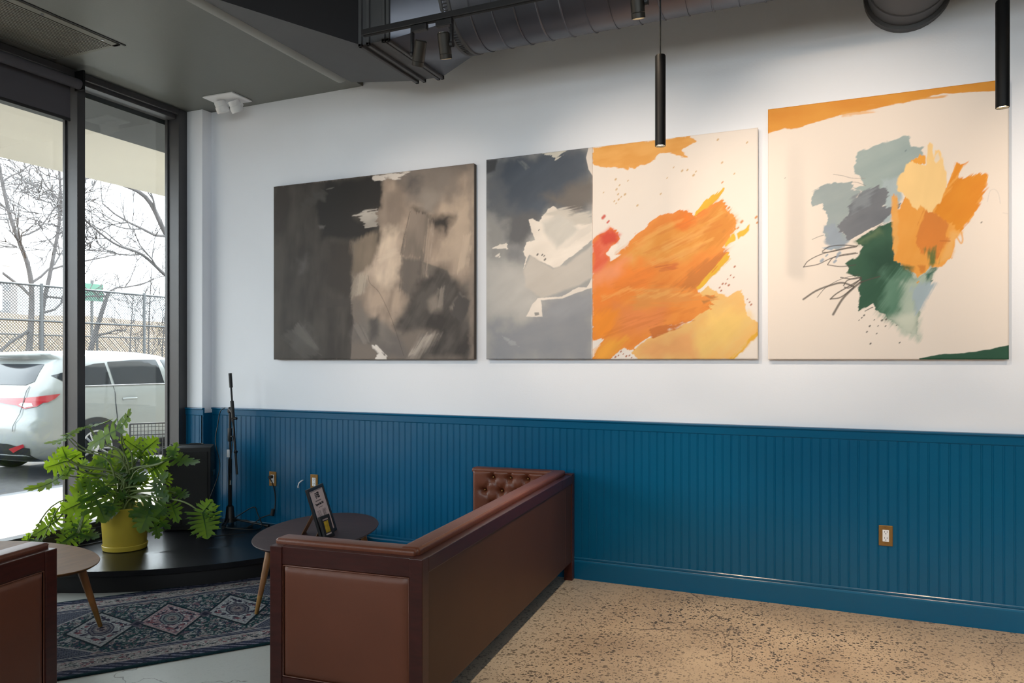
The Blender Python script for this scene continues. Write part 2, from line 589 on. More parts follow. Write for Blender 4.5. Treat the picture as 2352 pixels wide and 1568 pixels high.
# pilaster in the window corner
struct('pillar_corner', bump_box((XW - 0.02, 4.69, 0), (-4.88, D, SOF), 0.004), M['white'])

# wainscot: real beadboard grooves
def beadboard(name, x0, x1, y, z0, z1, off=0.0):
    bm = B()
    pitch = 0.0505
    prof = [(x0, 0.0)]
    k = math.ceil((x0 - off) / pitch)
    while True:
        x = off + k * pitch
        if x + 0.007 > x1: break
        if x - 0.007 > x0:
            prof += [(x - 0.006, 0.0), (x - 0.0045, 0.0022), (x - 0.003, 0.0022), (x - 0.0012, 0.0005), (x + 0.0012, 0.0005),
                     (x + 0.003, 0.0022), (x + 0.0045, 0.0022), (x + 0.006, 0.0)]
        k += 1
    prof.append((x1, 0.0))
    lo = [bm.verts.new((p[0], y + p[1], z0)) for p in prof]
    hi = [bm.verts.new((p[0], y + p[1], z1)) for p in prof]
    for i in range(len(prof) - 1):
        bm.faces.new((lo[i], lo[i + 1], hi[i + 1], hi[i]))
    # returns so the panel has thickness
    a = bm.verts.new((x0, y + 0.012, z0)); b = bm.verts.new((x0, y + 0.012, z1))
    c = bm.verts.new((x1, y + 0.012, z0)); d = bm.verts.new((x1, y + 0.012, z1))
    bm.faces.new((lo[0], hi[0], b, a)); bm.faces.new((lo[-1], c, d, hi[-1]))
    bm.faces.new(hi + [d, b]); bm.faces.new(lo[::-1] + [a, c])
    me = bpy.data.meshes.new(name)
    bm.to_mesh(me); bm.free()
    me.materials.append(M['blue'])
    o = bpy.data.objects.new(name, me); COL.objects.link(o)
    o['kind'] = 'structure'
    return o
RT = 1.055
beadboard('trim_2', -4.865, XE, D - 0.012, 0.10, RT - 0.045)
beadboard('trim_3', XW - 0.01, -4.86, 4.678, 0.14, RT - 0.045)
bm = B()
box(bm, (-4.88, 4.678, 0.1), (-4.866, D - 0.001, RT - 0.045))
struct('trim_4', bm, M['blue'])
def caprail(bm, x0, x1, yf):
    # moulded section swept along x: flat fascia, small cove under, nosing on top
    sec = [(0.0, -0.062), (-0.008, -0.062), (-0.011, -0.055), (-0.016, -0.05), (-0.017, -0.008), (-0.024, -0.004), (-0.026, 0.002), (-0.024, 0.008), (0.0, 0.010)]
    rs = []
    for x in (x0, x1):
        rs.append([bm.verts.new((x, yf + s[0], RT - 0.01 + s[1])) for s in sec])
    n = len(sec)
    for i in range(n):
        bm.faces.new((rs[0][i], rs[0][(i + 1) % n], rs[1][(i + 1) % n], rs[1][i]))
    bm.faces.new(rs[0]); bm.faces.new(rs[1][::-1])
bm = B()
caprail(bm, -4.86, XE, D - 0.0005)
caprail(bm, XW - 0.01, -4.855, 4.6895)
struct('trim_5', bm, M['blue'])
bm = B()
for (x0, x1, yf) in ((-4.86, XE, D - 0.0005),):
    sec = [(0.0, 0.0), (-0.022, 0.0), (-0.022, 0.112), (-0.018, 0.12), (-0.014, 0.124), (-0.0165, 0.13), (-0.0165, 0.138), (-0.013, 0.142), (0, 0.142)]
    rs = [[bm.verts.new((x, yf + s[0], s[1])) for s in sec] for x in (x0, x1)]
    n = len(sec)
    for i in range(n):
        bm.faces.new((rs[0][i], rs[0][(i + 1) % n], rs[1][(i + 1) % n], rs[1][i]))
    bm.faces.new(rs[0]); bm.faces.new(rs[1][::-1])
struct('baseboard_back', bm, M['blue'])

# ---------------------------------------------------------------- window wall
def window(n, y0, y1, z0=0.22, z1=3.47, sillz=0.0):
    """one bay: sill, head and pane between two mullions"""
    bm = B()
    box(bm, (XW - 0.16, y0, sillz), (XW - 0.01, y1, z0), 0.004)
    box(bm, (XW - 0.13, y0, z0 - 0.001), (XW - 0.03, y1, z0 + 0.035), 0.003)
    box(bm, (XW - 0.16, y0, z1), (XW - 0.0, y1, SOF), 0.004)
    box(bm, (XW - 0.15, y0, z1 - 0.03), (XW - 0.03, y1, z1 + 0.001), 0.003)
    w = struct('window_%d' % n, bm, M['bronze'])
    p = obj('pane', box(B(), (-5.186, y0, z0 + 0.03), (-5.180, y1, z1 - 0.025)), M['glass'], w)
    return w
def mullion(y0, y1, n):
    bm = B()
    box(bm, (XW - 0.16, y0, 0), (XW, y1, SOF), 0.003)
    box(bm, (XW - 0.14, y0 - 0.012, 0.2), (XW - 0.115, y1 + 0.012, SOF), 0.002)
    struct('trim_%d' % n, bm, M['bronze'])
edges = [(4.605, 4.70), (3.705, 3.766), (2.35, 2.41), (0.95, 1.01), (-0.5, -0.44), (-1.95, -1.89)]
for i, (a, b) in enumerate(edges): mullion(a, b, 6 + i)
ys = [(3.766, 4.605), (2.41, 3.705), (1.01, 2.35), (-0.44, 0.95), (-1.89, -0.5)]
for i, (a, b) in enumerate(ys): window(i + 1, a, b)
for i, (a, b) in enumerate(((-3.6, -1.4), (-1.3, 0.9), (1.0, 3.15), (3.25, 5.5))):  # added high windows out of view, letting in fill daylight
    bm = B()
    for lo, hi in (((a, YS - 0.13, 2.3), (b, YS - 0.03, 2.35)), ((a, YS - 0.13, 4.05), (b, YS - 0.03, 4.1)), ((a, YS - 0.13, 2.35), (a + 0.05, YS - 0.03, 4.05)), ((b - 0.05, YS - 0.13, 2.35), (b, YS - 0.03, 4.05))):
        box(bm, lo, hi)
    w_ = struct('window_%d' % (i + 6), bm, M['bronze'])
    obj('pane', box(B(), (a + 0.05, YS - 0.083, 2.35), (b - 0.05, YS - 0.077, 4.05)), M['glass'], w_)
struct('wall_left', bump_box((XW - 0.25, YS, 0), (XW, -1.95, SOF)), M['white'])

# ---------------------------------------------------------------- outside, built where it stands
GZ = -0.03
def ground_mat(name, rgb, var, sc):
    return mat(name, rgb, 0.9, var=var, vscale=sc, bump=0.2, bscale=30)
M['sidewalk'] = ground_mat('sidewalk_concrete', (196, 190, 180), 0.06, 3)
M['asphalt'] = ground_mat('asphalt', (66, 66, 68), 0.14, 9)
M['grey_strip'] = ground_mat('grey_strip_concrete', (120, 122, 126), 0.08, 4)
M['field'] = ground_mat('dry_grass', (140, 112, 80), 0.30, 0.9)
M['litter'] = ground_mat('leaf_litter', (116, 98, 80), 0.55, 7)
M['canopy'] = mat('cream_canopy_paint', (204, 201, 192), 0.8, var=0.03, vscale=1)
M['canopy_dark'] = mat('dark_fascia', (44, 50, 52), 0.6)
struct('ground_sidewalk', bump_box((-8.0, -40, GZ - 0.3), (XW - 0.16, 60, GZ)), M['sidewalk'])
struct('ground_front', bump_box((XW - 0.16, -40, GZ - 0.3), (40, YS - 0.2, GZ)), M['sidewalk'])
struct('ground_grey_strip', bump_box((-8.6, -40, GZ - 0.32), (-8.0, 60, GZ - 0.015)), M['grey_strip'])  # darker grey strip between sidewalk and road
struct('ground_road', bump_box((-16, -40, GZ - 0.34), (-8.6, 60, GZ - 0.02)), M['asphalt'])
bm = B()
prof = [(-16, GZ - 0.02), (-17.5, 0.0), (-20, 0.35), (-24, 1.0), (-30, 2.1), (-38, 3.4), (-48, 4.4), (-70, 4.8)]
rng = random.Random(4)
yy = [-40 + i * 4 for i in range(41)]
gr = [[bm.verts.new((x, y, z + (rng.uniform(-0.12, 0.12) if i > 0 else 0))) for y in yy] for i, (x, z) in enumerate(prof)]
for i in range(len(gr) - 1):
    for j in range(len(yy) - 1):
        f = bm.faces.new((gr[i][j], gr[i][j + 1], gr[i + 1][j + 1], gr[i + 1][j]))
        f.material_index = 0 if i >= 3 else 1
struct('ground_field', bm, [M['field'], M['litter']], smooth=60)
# canopy over the sidewalk and the dark bulkhead it hangs from
bm = B()
box(bm, (-7.66, -14, 3.45), (-5.9, 26, 3.62))
struct('canopy', bm, M['canopy'])
bm = B()
box(bm, (-5.93, -14, 3.41), (XW - 0.17, 26, 4.3))
struct('canopy_bulkhead', bm, M['canopy_dark'])
struct('wall_outside', bump_box((XW - 0.24, D + 0.2, GZ), (XW - 0.05, 26, 4.4)), M['canopy'])

# ================================================================ OUTSIDE THINGS
M['bark'] = mat('grey_bark', (92, 88, 88), 0.9, var=0.2, vscale=6)
M['twig'] = mat('pale_twigs', (96, 92, 92), 0.9, var=0.15, vscale=6)
M['galv'] = mat('galvanised_steel', (96, 98, 100), 0.5, metal=0.3)

def limb(bm, p, d, length, r, depth, rng, spread=0.5, gnarl=0.18, up=0.05):
    n = 5
    pts = [p.copy()]; rs = [r]
    q = p.copy(); dd = d.normalized()
    for i in range(n):
        dd = (dd + Vector((rng.gauss(0, gnarl), rng.gauss(0, gnarl), rng.gauss(0, gnarl) + up))).normalized()
        q = q + dd * (length / n)
        pts.append(q.copy()); rs.append(r * (1 - 0.55 * (i + 1) / n))
    tube(bm, pts, rs, 7 if depth > 2 else (5 if depth > 1 else 3), cap=False)
    if depth <= 0: return
    k = rng.choice((3, 3, 4)) if depth > 1 else 5
    for j in range(k + (1 if depth > 2 else 0)):
        t = rng.uniform(0.35, 1.0) if j else 1.0
        i = min(n, max(1, int(t * n)))
        a, b = frame_axes((pts[i] - pts[i - 1]))
        th = rng.uniform(0, 2 * math.pi)
        nd = ((pts[i] - pts[i - 1]).normalized() + (a * math.cos(th) + b * math.sin(th)) * rng.uniform(spread * 0.6, spread * 1.6)).normalized()
        limb(bm, pts[i], nd, length * rng.uniform(0.55, 0.8), max(0.010, rs[i] * 0.72), depth - 1, rng, spread, gnarl, up)

def bare_tree(base, stems, label, seed, group='bare trees beyond the fence'):
    rng = random.Random(seed)
    t = thing('bare_tree', label, 'tree', base, 0, group)
    tr = B(); br = B()
    for (pts, rs, subs) in stems:
        P = smooth_pts([Vector(p) for p in pts], 5)
        R = [rs[0] + (rs[1] - rs[0]) * i / (len(P) - 1) for i in range(len(P))]
        tube(tr, P, R, 8, cap=False)
        for (f, d, L, dep) in subs:
            i = int(f * (len(P) - 1))
            limb(br, P[i], Vector(d), L, max(0.012, R[i] * 0.6), dep, rng)
    obj('trunk', tr, M['bark'], t, 50)
    obj('branches', br, M['twig'], t)
    return t
# double-trunked tree seen through the left pane
b0 = Vector((-19.8, 13.0, 0.3))
bare_tree(b0, [
    ([(0, 0, -0.2), (0.05, 0.1, 1.2), (-0.05, 0.25, 2.6), (-0.1, 0.2, 3.6), (-0.2, -0.25, 5.0), (-0.3, -0.6, 7.0)], (0.095, 0.035),
     [(0.45, (0.1, -0.8, 0.5), 1.8, 3), (0.55, (-0.3, 0.8, 0.6), 1.8, 3), (0.65, (0.4, -0.7, 0.6), 1.8, 3), (0.72, (-0.2, 0.9, 0.3), 1.7, 3), (0.8, (0.2, -0.8, 0.5), 1.6, 3), (0.88, (0, 0.7, 0.6), 1.5, 3), (1.0, (0, -0.3, 1), 1.6, 3)]),
    ([(0.05, 0.35, -0.2), (0.1, 0.42, 1.2), (0.0, 0.5, 2.4), (0.0, 0.75, 3.6), (0.1, 0.95, 5.2), (0.1, 0.9, 6.6)], (0.085, 0.028),
     [(0.42, (0.2, 0.9, 0.3), 1.8, 3), (0.5, (0, 1, 0.1), 1.6, 3), (0.62, (0.1, 0.9, 0.35), 1.7, 3), (0.75, (0.2, 0.9, 0.4), 1.5, 3), (0.85, (0, -0.6, 0.7), 1.3, 3), (1.0, (0, 0.3, 1), 1.4, 3)]),
    ([(0.02, 0.1, 1.9), (0.0, -0.45, 1.5), (0.0, -1.0, 0.9)], (0.05, 0.022), [(0.6, (0, -0.6, 0.5), 0.8, 2)]),
], 'bare grey tree with a double trunk, seen through the wider left pane', 11)
# big tree whose trunk is hidden by the wall: its limbs reach left across the narrow pane
b1 = Vector((-14.3, 14.3, -0.1))
bare_tree(b1, [
    ([(0, 0, -0.1), (0, -0.05, 1.5), (-0.05, -0.1, 3.0), (-0.1, -0.12, 4.6)], (0.16, 0.10), []),
    ([(-0.05, -0.25, 2.7), (-0.1, -1.0, 3.25), (-0.1, -1.55, 3.5), (-0.1, -2.2, 3.9), (-0.1, -2.9, 4.05), (-0.1, -3.7, 4.5)], (0.055, 0.016),
     [(0.5, (0, -0.7, 0.6), 1.2, 2), (0.62, (0, -1, -0.1), 1.3, 3), (0.75, (0, -0.9, 0.3), 1.3, 3), (0.85, (0, -0.8, -0.2), 1.2, 3), (0.95, (0, -0.8, 0.5), 1.2, 3), (1.0, (0, -1, 0.4), 1.2, 3)]),
    ([(-0.1, -0.12, 3.3), (-0.1, -0.8, 3.7), (-0.1, -1.5, 4.4), (-0.1, -2.1, 5.2), (-0.1, -3.1, 5.4), (-0.1, -3.8, 5.6), (-0.1, -4.6, 6.0)], (0.075, 0.02),
     [(0.35, (0, -0.8, -0.1), 1.6, 3), (0.4, (0, -0.5, 0.9), 1.2, 2), (0.6, (0, -0.9, 0.5), 1.5, 3), (0.7, (0, -0.9, -0.3), 1.3, 2), (0.85, (0, -0.6, 0.6), 1.3, 2), (1.0, (0, -1, 0.2), 1.3, 3)]),
], 'bare tree whose long grey limbs reach leftward across the narrow right pane', 23)
# leaning stump and saplings behind the fence
bare_tree(Vector((-20.5, 15.9, 0.4)), [
    ([(0, -0.75, 0.0), (0, -0.45, 1.3), (0, -0.1, 2.4), (0, 0.15, 3.1)], (0.09, 0.055), [(0.5, (0, 0.9, 0.3), 0.9, 2), (1.0, (0, 0.9, 0.5), 1.4, 3)]),
], 'short leaning trunk with one thin branch, behind the fence in the narrow pane', 31)
for k, (dy, h, sd) in enumerate(((0, 3.0, 41), (0.65, 3.9, 43), (1.15, 2.6, 47))):
    b = Vector((-19.5, 16.0 + dy, 0.35))
    bare_tree(b, [([(0, 0, -0.2), (0.05, -0.05, h * 0.5), (0, 0.1, h)], (0.035, 0.012),
                   [(0.3, (0, 0.5, 0.9), 1.0, 2), (0.5, (0, -0.6, 0.8), 1.0, 2), (0.7, (0, 0.6, 0.9), 0.8, 2), (0.9, (0, -0.4, 1), 0.7, 2)])],
              ['bare sapling left of the taller ones near the right edge of the narrow pane',
               'tallest bare sapling near the right edge of the narrow pane',
               'lowest bare sapling, closest to the dark corner frame'][k], sd)

# chain-link fence
def chain_fence(x, y0, y1, h, posts, label, rails, pitch=0.085):
    f = thing('chain_link_fence', label, 'fence', (x, 0, GZ), 0)
    bm = B()
    r = 0.0085
    n = int((y1 - y0 + h) / pitch)
    for i in range(n + 1):
        for sgn in (1, -1):
            a = y0 - (h if sgn > 0 else 0) + i * pitch
            pa, pb = (a, 0.05), (a + sgn * h, h)
            if sgn > 0: ya, za, yb, zb = a, 0.05, a + h, h
            else: ya, za, yb, zb = a, 0.05, a - h, h
            # clip to [y0,y1]
            def at(y): return za + (y - ya) / (yb - ya) * (zb - za)
            lo, hi = max(min(ya, yb), y0), min(max(ya, yb), y1)
            if hi - lo < 0.02: continue
            off = 0.004 * sgn
            tube(bm, [(off, lo, at(lo)), (off, hi, at(hi))], r, 3, cap=False)
    obj('mesh_wire', bm, M['galv'], f)
    for y in posts:
        obj('post', tube(B(), [(0.05, y, 0), (0.05, y, h + 0.05)], 0.035, 10), M['galv'], f, 50)
    for z in rails:
        obj('rail', tube(B(), [(0.045, y0, z), (0.045, y1, z)], 0.024, 8), M['galv'], f, 50)
    return f
chain_fence(-16.2, 9.0, 17.2, 3.1, (9.2, 11.0, 13.65, 16.2), 'tall grey chain link fence behind the white car, the front one', (2.33, 3.1), 0.066)
chain_fence(-21.5, 12.5, 24, 2.2, (13.2, 16.4, 20.0, 23.5), 'lower chain link fence farther back in the dry grass', (1.15, 2.2), 0.11)

# green road sign far off
t = thing('road_sign', 'small green road sign far away above the fence top', 'sign', (-30, 22.75, 2.1))
obj('sign_panel', box(B(), (-0.03, -0.5, 1.9), (0.0, 0.5, 2.65), 0.02), mat('green_sign', (84, 128, 112), 0.6), t)
obj('post', tube(B(), [(-0.1, 0, -0.5), (-0.1, 0, 2.8)], 0.06, 8), M['galv'], t, 50)
# far block of flats
M['farwall'] = mat('far_grey_wall', (186, 184, 184), 0.9, var=0.04)
M['farwin'] = mat('far_window', (150, 156, 164), 0.4)
t = thing('apartment_building', 'pale grey apartment block far behind the trees, left pane', 'building', (-62, 38.0, 4.0), 0)
obj('wall', box(B(), (-8, -8, -1), (0, 2.2, 7.0)), M['farwall'], t)
for r in range(3):
    for c in range(3):
        obj('window', box(B(), (0.0, -2.7 + c * 1.7, 1.0 + r * 2.0), (0.06, -1.8 + c * 1.7, 2.2 + r * 2.0)), M['farwin'], t)
# white street pole at the frame edge
t = thing('street_pole', 'white painted street pole with small parking signs, at the left edge behind the car', 'pole', (-13.4, 8.20, GZ - 0.02))
obj('pole', lathe(B(), [(0.13, 0), (0.13, 0.5), (0.11, 0.55), (0.10, 6.5)], 20), mat('white_pole_paint', (225, 225, 226), 0.6), t, 40)
for z in (2.35, 2.95):
    s = obj('sign_plate', box(B(), (0.105, -0.16, z), (0.115, 0.16, z + 0.42), 0.004), M['plastic_white'], t)

# ---------------------------------------------------------------- the parked car
M['car'] = mat('white_car_paint', (134, 140, 140), 0.22, spec=0.5, coat=0.6)
M['carglass'] = mat('tinted_car_glass', (22, 30, 38), 0.06, spec=0.5)
M['cartrim'] = mat('black_car_trim', (24, 25, 27), 0.5)
M['tail'] = mat('tail_light_red', (150, 26, 36), 0.15, coat=0.8)
M['tailclear'] = mat('tail_light_clear', (226, 214, 212), 0.12, coat=0.8)
M['tyre'] = mat('tyre', (26, 26, 27), 0.8)
M['alloy'] = mat('alloy_wheel', (168, 170, 174), 0.3, metal=0.8)
def ip(tab, z):
    for i in range(len(tab) - 1):
        if z <= tab[i + 1][0]:
            a, b = tab[i], tab[i + 1]
            t = (z - a[0]) / (b[0] - a[0])
            t = max(0, min(1, t))
            return a[1] + (b[1] - a[1]) * t
    return tab[-1][1]
HW = [(0.24, 0.84), (0.34, 0.90), (0.55, 0.945), (0.78, 0.955), (0.92, 0.945), (1.03, 0.93), (1.08, 0.895), (1.35, 0.80), (1.58, 0.71), (1.66, 0.64), (1.71, 0.5), (1.735, 0.30)]
X0 = [(0.24, 0.22), (0.34, 0.06), (0.55, 0.0), (0.72, 0.02), (0.80, 0.09), (0.95, 0.13), (1.08, 0.16), (1.35, 0.33), (1.58, 0.5), (1.66, 0.42), (1.71, 0.62), (1.735, 1.1)]
XF = [(0.24, 4.8), (0.34, 4.9), (0.55, 4.95), (0.75, 4.93), (0.95, 4.7), (1.03, 4.0), (1.08, 3.85), (1.35, 3.3), (1.58, 2.85), (1.66, 2.6), (1.71, 2.3), (1.735, 1.9)]
def slice_pts(z, n=12):
    w, x0, xf = ip(HW, z), ip(X0, z), ip(XF, z)
    r = 0.42 if z < 1.6 else 0.35
    out = []
    for i in range(n + 1):                       # rear half: centre to side, rounded corner
        t = i / n
        a = t * math.pi / 2
        e = 0.52
        out.append((x0 + r * (1 - max(0, math.cos(a)) ** e), w * max(0, math.sin(a)) ** 0.42))
    for i in range(1, 9):
        out.append((x0 + r + (xf - 0.9 - x0 - r) * i / 8, w))
    for i in range(1, n + 1):
        a = i / n * math.pi / 2
        out.append((xf - 0.9 + 0.9 * math.sin(a), w * max(0, math.cos(a)) ** 0.7))
    return out
def side_y(x, z):
    w, x0 = ip(HW, z), ip(X0, z)
    P = slice_pts(z, 24)
    for i in range(len(P) - 1):
        if P[i][0] <= x <= P[i + 1][0] and P[i + 1][0] > P[i][0]:
            t = (x - P[i][0]) / (P[i + 1][0] - P[i][0])
            return P[i][1] + (P[i + 1][1] - P[i][1]) * t
    return w
def rear_x(y, z):
    P = slice_pts(z, 24)
    y = abs(y)
    for i in range(24):
        if P[i][1] <= y <= P[i + 1][1] and P[i + 1][1] > P[i][1]:
            t = (y - P[i][1]) / (P[i + 1][1] - P[i][1])
            return P[i][0] + (P[i + 1][0] - P[i][0]) * t
    return P[24][0]
car = thing('parked_car', 'white sport utility car parked outside the windows, rear end toward the left', 'car', (-9.95, 5.98, GZ - 0.02))
car.scale = (0.94, 0.94, 0.94)
bm = B()
zs = [0.24, 0.29, 0.34, 0.45, 0.55, 0.66, 0.72, 0.76, 0.80, 0.87, 0.95, 1.03, 1.08, 1.2, 1.35, 1.47, 1.58, 1.63, 1.66, 1.69, 1.71, 1.725, 1.735]
rings = []
for z in zs:
    h = slice_pts(z)
    full = [(x, y) for x, y in h] + [(x, -y) for x, y in h[-2:0:-1]]
    rings.append([bm.verts.new((y, x, z)) for x, y in full])
n = len(rings[0])
for i in range(len(rings) - 1):
    for k in range(n):
        bm.faces.new((rings[i][k], rings[i][(k + 1) % n], rings[i + 1][(k + 1) % n], rings[i + 1][k]))
bm.faces.new(rings[0]); bm.faces.new(rings[-1])
body = obj('body', bm, M['car'], car, 40)
def patch(name, poly, m, parent, eps=0.008, rear=False, sgn=1, nsub=10, th=0.0):
    """closed outline laid on the body side (x,z) or on the rear (y,z) as a thin curved panel"""
    bm = B()
    P = []
    for i in range(len(poly)):
        a, b = poly[i], poly[(i + 1) % len(poly)]
        for k in range(4): P.append((a[0] + (b[0] - a[0]) * k / 4, a[1] + (b[1] - a[1]) * k / 4))
    vs = [bm.verts.new((p[0], p[1], 0)) for p in P]
    bm.faces.new(vs)
    bmesh.ops.triangulate(bm, faces=bm.faces[:])
    for _ in range(2):
        bmesh.ops.subdivide_edges(bm, edges=[e for e in bm.edges if e.calc_length() > 0.09], cuts=1, use_grid_fill=False)
        bmesh.ops.triangulate(bm, faces=bm.faces[:])
    for v in bm.verts:
        a, z = v.co.x, v.co.y
        if rear: v.co = (a, rear_x(a, z) - eps, z)
        else: v.co = (sgn * (side_y(a, z) + eps), a, z)
    if th:
        r = bmesh.ops.extrude_face_region(bm, geom=bm.faces[:])
        for v in [g for g in r['geom'] if isinstance(g, bmesh.types.BMVert)]:
            if rear: v.co.y += th
            else: v.co.x -= sgn * th
    return obj(name, bm, m, parent, 40)
for sg in (1,):
    patch('side_window', [(0.44, 1.30), (0.60, 1.17), (0.78, 1.125), (1.28, 1.115), (1.28, 1.52), (1.10, 1.50), (0.70, 1.38)], M['carglass'], car, sgn=sg)
    patch('side_window', [(1.33, 1.112), (2.20, 1.10), (2.20, 1.58), (1.75, 1.57), (1.33, 1.535)], M['carglass'], car, sgn=sg)
    patch('side_window', [(2.30, 1.10), (3.55, 1.09), (2.95, 1.52), (2.60, 1.575), (2.30, 1.58)], M['carglass'], car, sgn=sg)
    tr = B()
    obj('window_trim', tube(tr, [(sg * (side_y(x, 1.095) + 0.008), x, 1.095 + 0.01 * (3.5 - x) / 3) for x in [0.7 + 0.1 * i for i in range(29)]], 0.008, 6), M['chrome'], car, 50)
    for xs in ((1.30, 0.0), (2.28, -0.05)):
        obj('door_seam', tube(B(), [(sg * (side_y(xs[0] + xs[1] * (z < 0.9), z) + 0.006), xs[0] + (0.18 * (0.85 - z) if (z < 0.85 and xs[0] < 2) else 0), z) for z in (1.08, 1.0, 0.9, 0.8, 0.7, 0.6, 0.5, 0.42)], 0.005, 5), M['cartrim'], car)
    for xs in (1.42, 2.42):
        h = B()
        tube(h, smooth_pts([(sg * (side_y(xs, 0.93) + 0.004), xs, 0.93), (sg * (side_y(xs, 0.93) + 0.04), xs + 0.05, 0.932), (sg * (side_y(xs, 0.93) + 0.042), xs + 0.18, 0.934), (sg * (side_y(xs, 0.93) + 0.004), xs + 0.24, 0.934)], 4), 0.014, 8)
        obj('door_handle', h, M['car'], car, 50)
    # arch and sill cladding
    for xc in (0.98, 3.80):
        a = []
        for k in range(21):
            th = math.pi * k / 20
            a.append((xc + 0.455 * math.cos(th), 0.34 + 0.455 * math.sin(th)))
        patch('wheel_arch', a + [(xc - 0.455, 0.26), (xc + 0.455, 0.26)], M['cartrim'], car, eps=0.012, sgn=sg)
    patch('sill_cladding', [(1.44, 0.25), (3.34, 0.25), (3.34, 0.40), (1.44, 0.40)], M['cartrim'], car, eps=0.012, sgn=sg)
for xc in (0.98, 3.80):
    for sg in (1, -1):
        Mx = Matrix.Translation((sg * 0.86, xc, 0.37)) @ Matrix.Rotation(math.radians(90 * sg), 4, 'Y')
        w = obj('wheel', lathe(B(), [(0.24, -0.11), (0.34, -0.11), (0.37, -0.08), (0.37, 0.08), (0.345, 0.12), (0.25, 0.125), (0.24, 0.11)], 40, M=Mx, close=False), M['tyre'], car, 40)
        bm = B()
        lathe(bm, [(0.255, 0.05), (0.255, 0.118), (0.225, 0.122), (0.215, 0.06)], 40, M=Mx, close=False)
        lathe(bm, [(0.001, 0.10), (0.05, 0.105), (0.06, 0.07), (0.06, 0.02)], 20, M=Mx)
        for k in range(5):
            for da in (-0.11, 0.11):
                a = 2 * math.pi * k / 5
                p0 = Mx @ Vector((0.05 * math.cos(a + da), 0.05 * math.sin(a + da), 0.09))
                p1 = Mx @ Vector((0.235 * math.cos(a + da * 1.6), 0.235 * math.sin(a + da * 1.6), 0.105))
                tube(bm, [p0, p1], [0.022, 0.016], 6)
        obj('rim', bm, M['alloy'], w, 40)
        obj('brake_disc', lathe(B(), [(0.001, 0.0), (0.2, 0.0), (0.2, 0.02), (0.001, 0.02)], 24, M=Mx), M['cartrim'], w)
patch('rear_window', [(-0.62, 1.14), (0.62, 1.14), (0.70, 1.20), (0.60, 1.5), (-0.60, 1.5), (-0.70, 1.20)], M['carglass'], car, rear=True)
tl = patch('tail_light', [(0.20, 0.975), (0.70, 0.985), (0.86, 1.0), (0.915, 1.01), (0.93, 0.96), (0.86, 0.895), (0.72, 0.87), (0.58, 0.905), (0.2, 0.93)], M['tail'], car, rear=True, eps=0.012)
patch('light_tip', [(0.24, 1.00), (0.36, 1.015), (0.47, 1.02), (0.40, 0.975), (0.30, 0.935), (0.24, 0.935)], M['tail'], tl, eps=0.012)
patch('clear_lens', [(0.615, 0.915), (0.72, 0.885), (0.82, 0.90), (0.80, 0.93), (0.66, 0.935)], M['tailclear'], tl, rear=True, eps=0.016)
tl = patch('tail_light', [(-0.20, 0.975), (-0.70, 0.985), (-0.915, 1.01), (-0.93, 0.96), (-0.86, 0.895), (-0.72, 0.87), (-0.58, 0.905), (-0.2, 0.93)], M['tail'], car, rear=True, eps=0.012)
patch('bumper_cladding', [(-0.8, 0.26), (0.8, 0.26), (0.84, 0.44), (0.55, 0.50), (-0.55, 0.50), (-0.84, 0.44)], M['cartrim'], car, rear=True, eps=0.012)
patch('reflector', [(0.56, 0.43), (0.80, 0.50), (0.80, 0.46), (0.62, 0.38)], M['tail'], car, rear=True, eps=0.02)
patch('tailgate_seam', [(0.70, 1.12), (0.712, 1.12), (0.66, 0.64), (0.648, 0.64)], M['cartrim'], car, rear=True, eps=0.02)
bm = B()
tube(bm, [(y, rear_x(y, 1.58) - 0.10 + 0.12 * (abs(y) / 0.6) ** 2, 1.655) for y in [-0.6 + 0.1 * i for i in range(13)]], [0.03] + [0.05] * 11 + [0.03], 10)
obj('spoiler', bm, M['car'], car, 60)
bm = B()
box(bm, (-0.03, 1.25, 1.725), (0.03, 1.48, 1.80), 0.02)
obj('roof_antenna', bm, M['car'], car, 60)
# shoulder line and lamps sit high on the tall body
def zmap(z):
    for (a0, b0), (a1, b1) in (((0.0, 0.0), (0.55, 0.55)), ((0.55, 0.55), (1.08, 1.215)), ((1.08, 1.215), (1.58, 1.60)), ((1.58, 1.60), (1.74, 1.735)), ((1.74, 1.735), (3, 2.995))):
        if a0 <= z <= a1: return b0 + (z - a0) / (a1 - a0) * (b1 - b0)
    return z
for o in [x for x in bpy.data.objects if x.type == 'MESH' and (x.parent == car or (x.parent and x.parent.parent == car))]:
    if o.name.split('.')[0] in ('wheel', 'rim', 'brake_disc', 'wheel_arch'): continue
    for v in o.data.vertices: v.co.z = zmap(v.co.z)
# café chair of wire outside on the sidewalk
t = thing('wire_chair', 'black wire patio chair on the sidewalk outside the narrow pane, beside the plant', 'chair', (-7.29, 6.26, GZ), math.radians(50))
t.scale = (0.9, 0.9, 0.83)
bm = B()
for x in (-0.24, 0.24):
    tube(bm, [(x, -0.22, 0.43), (x, -0.27, 0.93)], 0.011, 8)
tube(bm, [(-0.24, -0.27, 0.93), (0.24, -0.27, 0.93)], 0.011, 8)
tube(bm, [(-0.24, -0.255, 0.78), (0.24, -0.255, 0.78)], 0.009, 8)
obj('back_frame', bm, M['track'], t, 50)
bm = B()
for i in range(1, 12):
    x = -0.24 + 0.04 * i
    tube(bm, [(x, -0.225, 0.47), (x, -0.27, 0.93)], 0.004, 5)
for i in range(8): tube(bm, [(-0.24, -0.228 - 0.005 * i, 0.5 + 0.055 * i), (0.24, -0.228 - 0.005 * i, 0.5 + 0.055 * i)], 0.003, 5)
obj('backrest', bm, M['track'], t)
bm = B()
box(bm, (-0.25, -0.23, 0.425), (0.25, 0.25, 0.445), 0.008)
obj('seat', bm, M['track'], t)
